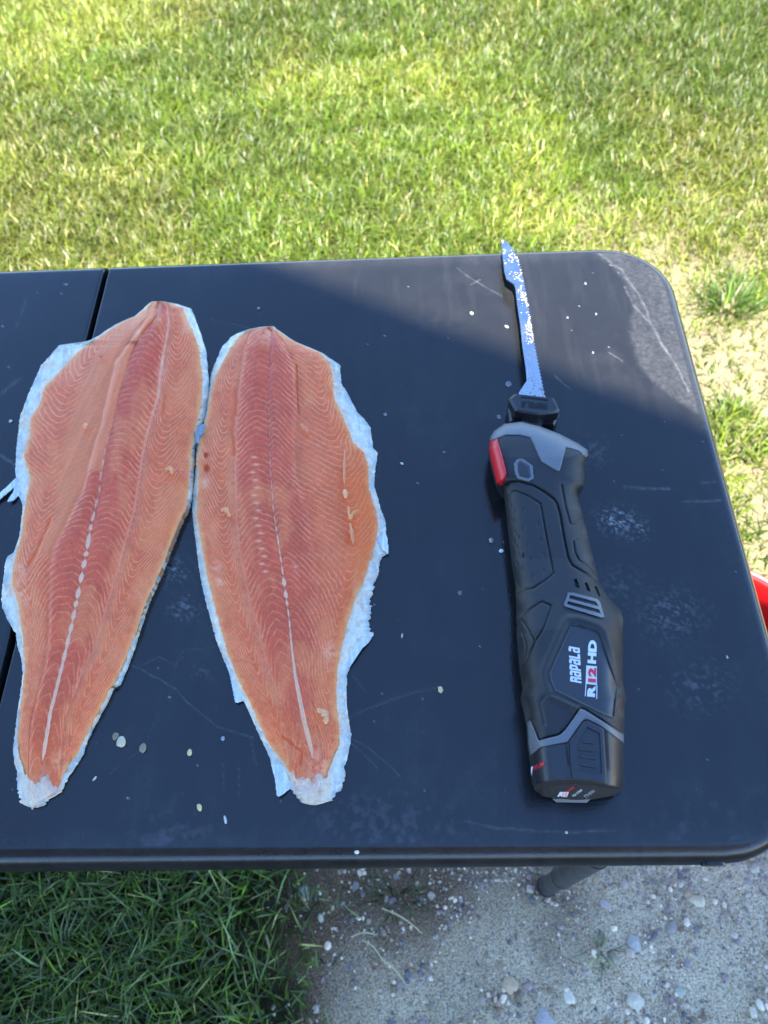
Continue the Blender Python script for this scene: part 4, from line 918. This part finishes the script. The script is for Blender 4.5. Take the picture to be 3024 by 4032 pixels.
def plate(name, poly, h, mat, parent=kn, rnd=5.0, step=2.5, base_z=None, thick=0.0018, hole=None, org=None):
    'a raised piece that follows the body under a photo outline'
    p = np.array(poly, float); xs = np.arange(p[:, 0].min()-3, p[:, 0].max()+3, step); ys = np.arange(p[:, 1].min()-3, p[:, 1].max()+3, step)
    X, Y = np.meshgrid(xs, ys); d = dpoly(X, Y, poly, True)
    ins = inpoly(X, Y, poly); dd = np.where(ins, d, 0)
    z = (bz(X, Y) if base_z is None else np.full(X.shape, base_z))+h*(1 if rnd == 0 else np.sqrt(np.clip(1-(1-np.clip(dd/rnd, 0, 1))**2, 0, 1)))
    cx_ = (X[:-1, :-1]+X[1:, 1:])/2; cy_ = (Y[:-1, :-1]+Y[1:, 1:])/2; m_ = inpoly(cx_, cy_, poly)
    for hl in (hole or []): m_ &= ~inpoly(cx_, cy_, hl)
    # border grid points slide onto the outline so that it is not stepped
    return sheet(name, at(X, Y, z), m_, [lower(thick)], mat, parent, sharp=50)
COLLAR = [(1962, 1725), (1991, 1713), (2046, 1713), (2089, 1723), (2132, 1817), (2199, 1856), (2205, 1849), (2228, 1762), (2277, 1774), (2300, 1794), (2308, 1800), (2316, 1790), (2313, 1771), (2273, 1744), (2203, 1709), (2124, 1677), (2056, 1661), (2046, 1661), (1987, 1669), (1945, 1697), (1932, 1718), (1930, 1735)]
plate('collar', COLLAR, 0.0010, GREYP)
SWI = [(1930, 1737), (1958, 1726), (1978, 1790), (1995, 1860), (1993, 1874), (1979, 1908), (1956, 1901), (1939, 1833), (1926, 1770)]
sw = plate('trigger_switch', SWI, 0.0035, REDP, rnd=9)
HEX = [(2024, 1825), (2038, 1807), (2058, 1806), (2097, 1833), (2101, 1884), (2081, 1894), (2038, 1882), (2028, 1864)]
HEXI = [(2037, 1826), (2046, 1814), (2054, 1814), (2085, 1834), (2091, 1876), (2080, 1885), (2046, 1874), (2040, 1858)]
plate('lock_ring', HEX, 0.0008, GREYP, hole=[HEXI], rnd=0)
plate('lock_button', HEXI, 0.0012, DARKP, rnd=8)
plate('badge_panel', BADGE, 0.0003, GLOSSP, rnd=0)
GRF = [(2237, 2334), (2253, 2332), (2354, 2359), (2362, 2367), (2380, 2428), (2370, 2432), (2225, 2387), (2221, 2379)]
SL1 = [(2244, 2342), (2347, 2369), (2357, 2387), (2241, 2356)]; SL2 = [(2236, 2366), (2358, 2399), (2366, 2416), (2233, 2379)]
plate('vent_frame', GRF, 0.0012, GREYP, hole=[SL1, SL2], rnd=0, step=2.0)
plate('vent_slot', SL1, 0.0002, PITM, rnd=0, step=2.0); plate('vent_slot', SL2, 0.0002, PITM, rnd=0, step=2.0)
for h in HOLES: plate('vent_hole', h, -0.0020, PITM, rnd=0, step=2.0)
TRIM = [(2077, 2843), (2089, 2836), (2121, 2916), (2203, 2895), (2225, 2876), (2286, 2790), (2304, 2797), (2456, 2893), (2456, 2924), (2377, 2866), (2312, 2833), (2297, 2837), (2236, 2922), (2181, 2930), (2124, 2944), (2091, 2972), (2083, 2931)]
plate('rear_trim', TRIM, 0.0011, GREYP)
BAT = [(2094, 2974), (2126, 2948), (2181, 2934), (2234, 2926), (2258, 2892), (2297, 2840), (2312, 2837), (2377, 2870), (2455, 2928), (2455, 3098), (2449, 3100), (2391, 3088), (2312, 3074), (2239, 3067), (2167, 3071), (2124, 3081), (2106, 3084)]
bat = plate('battery', BAT, 0.0004, DARKP, rnd=6)
LAT = [(2240, 2924), (2297, 2839), (2314, 2834), (2378, 2869), (2389, 3033), (2390, 3086), (2312, 3073), (2252, 3067), (2245, 3011)]
LATI = [(2312, 2861), (2362, 2888), (2371, 3047), (2280, 3036), (2272, 2935)]
plate('battery_latch', LAT, 0.0020, DARKP, hole=[LATI]); plate('latch_recess', LATI, 0.0010, DARKP, rnd=0)
for a, b in (((2294, 2921), (2342, 2928)), ((2279, 2950), (2344, 2959)), ((2283, 2980), (2346, 2989)), ((2285, 3013), (2350, 3022))):
    plate('latch_rib', [(a[0], a[1]-5), (b[0], b[1]-5), (b[0], b[1]+4), (a[0], a[1]+4)], 0.0019, DARKP, rnd=4, step=1.5)
plate('battery_slot', [(2382, 2872), (2393, 2880), (2403, 3033), (2393, 3036)], 0.0007, PITM, rnd=0, step=2.0)
plate('battery_slot', [(2226, 2930), (2233, 2930), (2242, 3012), (2236, 3016)], 0.0007, PITM, rnd=0, step=2.0)
# dark label on the battery's end face
FACE = [(2132, 3115), (2150, 3098), (2200, 3087), (2270, 3086), (2340, 3092), (2400, 3101), (2440, 3112), (2420, 3130), (2360, 3142), (2290, 3146), (2220, 3145), (2160, 3138)]
plate('end_label', FACE, 0.0004, PITM, rnd=0, step=2.0, thick=0.0006)
BT = at([2176, 2326, 2310, 2190], [3146, 3146, 3161, 3159], [0.006, 0.006, 0.0025, 0.0025]); BB = BT.copy(); BB[:, 1] += 0.004; BB[:, 2] -= 0.0015
mk('base_tab', np.concatenate([BT, BB]), [np.array([[3, 2, 1, 0], [4, 5, 6, 7], [0, 1, 5, 4], [1, 2, 6, 5], [2, 3, 7, 6], [3, 0, 4, 7]])], GREYP, kn, smooth=False)

# ---- blade, clip
def steel():
    m, t, b = mat_new('stainless_steel'); n = noise(t, 60, 4); n2 = noise(t, 900, 2)
    r = ramp(t, n.outputs[0], [(0.3, (0.16,)*3), (0.7, (0.34,)*3)]); t.links.new(r.outputs[0], b.inputs['Roughness'])
    c = ramp(t, n2.outputs[0], [(0.3, (0.30, 0.31, 0.32)), (0.7, (0.46, 0.47, 0.48))]); t.links.new(c.outputs[0], b.inputs['Base Color'])
    b.inputs['Metallic'].default_value = 1.0; bump(t, b, n2.outputs[0], 0.05, 0.0003); return m
STEEL = steel()
def extr(name, poly, z0, z1, mat, parent=kn, bev=0.0, smooth=False):
    'solid plate: photo outline at height z1 (above the table) down to z0'
    import bmesh
    P = at([p[0] for p in poly], [p[1] for p in poly], z1); n = len(P)
    lo = P.copy(); lo[:, 2] = TZ+z0
    c = P.mean(0)
    if bev:
        mid = P.copy(); mid[:, 2] -= bev; top = P.copy(); top[:, :2] = c[:2]+(P[:, :2]-c[:2])*(1-bev*55)
        V = np.concatenate([top, mid, lo]); k = np.arange(n); k2 = (k+1) % n
        F_ = [np.concatenate([np.stack([k+n, k2+n, k2, k], -1), np.stack([k+2*n, k2+2*n, k2+n, k+n], -1)]), np.array([k]), np.array([k[::-1]+2*n])]
    else:
        V = np.concatenate([P, lo]); k = np.arange(n); k2 = (k+1) % n
        F_ = [np.stack([k+n, k2+n, k2, k], -1), np.array([k]), np.array([k[::-1]+n])]
    area = 0.5*np.sum(P[:, 0]*np.roll(P[:, 1], -1)-np.roll(P[:, 0], -1)*P[:, 1])
    if area < 0: F_ = [f[:, ::-1] for f in F_]
    return mk(name, V, F_, mat, parent, smooth=False)
RE = [(955, 1998), (984, 2024), (1022, 2045), (1069, 2057), (1132, 2070), (1195, 2081), (1271, 2095), (1335, 2104), (1389, 2114), (1457, 2127), (1512, 2138), (1560, 2148)]
edge = []
y = 990.0; k = 0
ry, rx = tab(RE)
while y < 1556:
    st_ = 5+ (y-990)/560*2.2
    edge.append((np.interp(y, ry, rx)+(0 if k % 2 == 0 else -5.5), y)); y += st_; k += 1
blade = [(1973, 936), (1998, 955), (2024, 984)]+edge+[(2148, 1562), (2150, 1580), (2156, 1640), (2129, 1680), (2060, 1680), (2051, 1626), (2043, 1580), (2043, 1546), (2074, 1499), (2070, 1448), (2057, 1364), (2049, 1280), (2036, 1195), (2030, 1136), (2024, 1119), (1994, 1098), (1986, 1069), (1979, 1005)]
extr('blade', blade, 0.0155, 0.0170, STEEL)
CLIP = [(2003, 1567), (2026, 1546), (2183, 1564), (2205, 1609), (2199, 1620), (2120, 1630), (2030, 1614)]
clip = extr('blade_clip', CLIP, 0.0175, 0.0300, DARKP, bev=0.0022)
extr('clip_base', [(1999, 1590), (2022, 1566), (2182, 1580), (2203, 1628), (2184, 1672), (2120, 1664), (2008, 1658)], 0.003, 0.0150, DARKP, bev=0.0015)
# flakes of flesh stuck on the blade
def flakes():
    VV, CC, FF = [], [], []; Vb, Tb = ICO[0]; off = 0
    for k in range(560):
        yy = rng.uniform(945, 1420) if rng.random() < 0.93 else rng.uniform(1420, 1560)
        xr = np.interp(yy, ry, rx)-4; xl = np.interp(yy, [936, 1005, 1069, 1098, 1119, 1195, 1280, 1364, 1448, 1500], [1975, 1981, 1990, 1998, 2026, 2038, 2051, 2059, 2072, 2076])
        u = rng.random()**0.38 if yy > 1040 else rng.random()
        if yy < 1040: u = rng.random()
        xx = xl+(xr-xl)*u
        if rng.random() > sstep(0.3, 0.62, fbm(np.array(xx/22.0), np.array(yy/30.0), 331, 2)): continue
        r_ = rng.uniform(1.8, 4.8)*(0.8 if yy > 1300 else 1)
        p = at(xx, yy, 0.0172); s = r_/F*0.78
        P = Vb*(1+rng.normal(0, 0.2, (len(Vb), 1)))*np.array([s*rng.uniform(.7, 1.2), s*rng.uniform(.7, 1.3), s*0.35])+p
        c = np.array([S(134, 130, 118)[:3], S(128, 112, 74)[:3], S(112, 106, 94)[:3]])[rng.choice(3, p=[0.5, 0.32, 0.18])]
        VV.append(P); CC.append(np.repeat(c[None], len(P), 0)); FF.append(Tb+off); off += len(P)
    o = mk('flesh_flakes', np.concatenate(VV), [np.concatenate(FF)], CRUMB, None, {'Col': np.concatenate(CC)}, sharp=0)
    tag(o, 'cream white flakes of fish flesh stuck along the saw edge of the blade', 'fish scraps', kind='stuff')
flakes()

# ---- printed and moulded lettering
PRW = plastic('white_print', S(196, 197, 198), 0.45, 0.03, 300, 0.0); PRR = plastic('red_print', S(196, 36, 44), 0.45, 0.03, 300, 0.0); PRG = plastic('grey_print', S(120, 122, 126), 0.5, 0.03, 300, 0.0)
def text(name, body, org, ux, uy, mat, parent, zfun, h=0.0003, bold=0.03, shear=0.0, fit=None):
    'lettering: org = photo pixel of the baseline start, ux/uy = photo vectors of the whole run and of the letter height'
    cu = bpy.data.curves.new(name, 'FONT'); cu.body = body; cu.size = 1.0; cu.offset = bold; cu.shear = shear; cu.resolution_u = 3
    o = bpy.data.objects.new(name, cu); COL.objects.link(o)
    dg = bpy.context.evaluated_depsgraph_get(); me = bpy.data.meshes.new_from_object(o.evaluated_get(dg))
    COL.objects.unlink(o); bpy.data.objects.remove(o)
    V = np.array([v.co[:] for v in me.vertices]); polys = [list(p.vertices) for p in me.polygons]; bpy.data.meshes.remove(me)
    xs = (V[:, 0]-V[:, 0].min())/(V[:, 0].max()-V[:, 0].min()); ys = V[:, 1]/0.70
    PX = org[0]+ux[0]*xs+uy[0]*ys; PY = org[1]+ux[1]*xs+uy[1]*ys
    P = at(PX, PY, zfun(PX, PY)+h)
    k = {}
    for p in polys: k.setdefault(len(p), []).append(p)
    return mk(name, P, [np.array(v) for v in k.values()], mat, parent, smooth=False)
GLY = {'R': [(0, 0, .28, 1), (.28, .78, .66, 1), (.66, .5, .92, .94), (.28, .4, .66, .6), (.62, 0, .92, .42)], 'a': [(.08, .8, .62, 1), (.62, 0, .9, .94), (0, .04, .28, .5), (.1, .44, .62, .6), (.1, 0, .62, .17)],
       'p': [(0, -.0, .28, 1), (.28, .8, .62, 1), (.62, .34, .9, .94), (.28, .26, .66, .44)], 'L': [(0, 0, .28, 1), (.28, 0, .84, .2)]}
def blocks(name, body, org, ux, uy, mat, zfun, h):
    'heavy condensed lettering made of bars, lying on a surface'
    n = len(body); w = 1.0/(n*1.06-0.14); V = []; Q = []
    for i, ch in enumerate(body):
        for (x0, y0, x1, y1) in GLY[ch]:
            k = len(V); e_ = 0.03; x0, y0, x1, y1 = x0-e_, y0-e_*0.6, x1+e_, y1+e_*0.6; k = len(V); V += [((i*1.06+x)*w, y) for x, y in ((x0, y0), (x1, y0), (x1, y1), (x0, y1))]; Q.append((k, k+1, k+2, k+3))
    V = np.array(V); PX = org[0]+ux[0]*V[:, 0]+uy[0]*V[:, 1]; PY = org[1]+ux[1]*V[:, 0]+uy[1]*V[:, 1]
    P = at(PX, PY, zfun(PX, PY)+h+0.00004*(np.arange(len(V))//4 % 5)); 
    return mk(name, P, [np.array(Q)], mat, kn, smooth=False)
bzb = lambda X, Y: bz(X, Y)+0.0003
blocks('brand_lettering', 'RapaLa', (2289, 2690), (-7, -138), (-43, -8), PRW, bzb, 0.0004)
text('model_lettering', 'R', (2340, 2745), (3, -46), (-27, -3), PRW, kn, bzb, 0.0003, 0.06)
text('model_lettering', 'HD', (2344, 2614), (4, -92), (-29, -3), PRW, kn, bzb, 0.0003, 0.06)
def quad(name, pts, mat, zfun, h):
    P = at([p[0] for p in pts], [p[1] for p in pts], zfun(np.array([p[0] for p in pts], float), np.array([p[1] for p in pts], float))+h)
    V = np.concatenate([P, P-np.array([0, 0, 0.0002])])
    F_ = np.array([[0, 1, 2, 3], [0, 4, 5, 1], [1, 5, 6, 2], [2, 6, 7, 3], [3, 7, 4, 0]])
    a = np.cross(P[1]-P[0], P[2]-P[1])[2]
    return mk(name, V, [F_ if a > 0 else F_[:, ::-1]], mat, kn, smooth=False)
quad('number_box', [(2306, 2694), (2308, 2628), (2316, 2617), (2343, 2619), (2351, 2630), (2350, 2698)], PRW, bzb, 0.0003) if False else None
quad('number_box', [(2306, 2692), (2309, 2620), (2350, 2624), (2350, 2697)], PRW, bzb, 0.0003)
text('model_number', '12', (2344, 2688), (2, -58), (-27, -3), PRR, kn, bzb, 0.0006, 0.06)
quad('print_line', [(2303, 2741), (2306, 2692), (2309, 2692), (2306, 2741)], PRW, bzb, 0.0003); quad('print_line', [(2348, 2752), (2349, 2697), (2352, 2697), (2351, 2752)], PRW, bzb, 0.0003)
clz = lambda X, Y: np.full(np.shape(X), 0.0300)
blocks('clip_lettering', 'RapaLa', (2156, 1588), (-102, -9), (-1, 22), PITM, clz, 0.0004)
extr('clip_ridge', [(2052, 1558), (2160, 1571), (2158, 1576), (2051, 1563)], 0.0290, 0.0306, PITM)
text('battery_lettering', 'HIUM', (2100, 3034), (44, -20), (-4, -16), PRR, kn, bzb, 0.0006, 0.02)
quad('battery_logo', [(2092, 3054), (2091, 3020), (2098, 3017), (2100, 3049)], PRW, bzb, 0.0008)
ez = lambda X, Y: bz(X, Y)+0.0004
quad('end_logo', [(2194, 3137), (2205, 3118), (2240, 3119), (2232, 3138)], PRW, ez, 0.0004)
text('end_lettering', '12', (2213, 3136), (18, -1), (4, -13), PRR, kn, ez, 0.0006, 0.03)
text('end_lettering', 'LITHIUM', (2226, 3116), (30, -19), (6, 6), PRR, kn, ez, 0.0005, 0.02)
text('end_lettering', '12V 2.0Ah', (2252, 3133), (36, -26), (8, 5), PRW, kn, ez, 0.0005, 0.02)
text('end_lettering', 'Li-ion', (2298, 3134), (38, -24), (12, 9), PRG, kn, ez, 0.0005, 0.04)

# ================================================================== RED TUB
def tub():
    zr = -0.575
    W1 = at(2957, 2256, zr); W2 = at(3040, 2300, zr); t_ = (W2-W1)[:2]; t_ /= np.linalg.norm(t_); nrm = np.array([-t_[1], t_[0]])
    Rr = 0.17; c = ((W1+W2)/2)[:2]-nrm*Rr*0.995
    o = root('plastic_tub', 'bright red plastic tub with a ribbed wall, standing by the right table edge', 'tub', (c[0], c[1], 0))
    m = plastic('red_tub_plastic', S(206, 14, 12), 0.4, 0.05, 300, 0.1); n = 96; th = np.arange(n)*2*math.pi/n
    prof = [(Rr*0.80, 0.004), (Rr*0.83, 0.012), (Rr*0.955, TZ+zr-0.012), (Rr*0.965, TZ+zr-0.006), (Rr*1.0, TZ+zr-0.002), (Rr*1.0, TZ+zr-0.016)]
    inner = [(Rr*0.0, 0.010), (Rr*0.79, 0.010), (Rr*0.81, 0.016), (Rr*0.93, TZ+zr-0.006), (Rr*0.95, TZ+zr), (Rr*0.985, TZ+zr+0.001), (Rr*1.005, TZ+zr-0.002), (Rr*1.01, TZ+zr-0.014), (Rr*0.965, TZ+zr-0.015), (Rr*0.84, 0.012), (Rr*0.82, 0.004), (0.0, 0.004)]
    rib = 0.0016*np.abs(np.sin(th*24))
    V = []
    for k, (r_, z_) in enumerate(inner):
        rr = r_+(rib if k in (2, 3, 8, 9) else 0)
        V.append(np.stack([c[0]+rr*np.cos(th), c[1]+rr*np.sin(th), np.full(n, z_)], -1))
    i = np.arange(n); j = (i+1) % n
    Q = np.concatenate([np.stack([k*n+j, k*n+i, (k+1)*n+i, (k+1)*n+j], -1) for k in range(len(inner)-1)])
    mk('tub_wall', np.concatenate(V), [Q[:, ::-1]], m, o, sharp=50)
    P = [(c[0]+Rr*1.012*math.cos(a), c[1]+Rr*1.012*math.sin(a), TZ+zr-0.004) for a in np.linspace(0, 2*math.pi, 80)]
    V, F_ = tube(P, 0.0045, 8, cap=False); mk('rim_bead', V, F_, m, o)
tub()
for o in list(scn.objects):
    if '_o' in o: del o['_o']
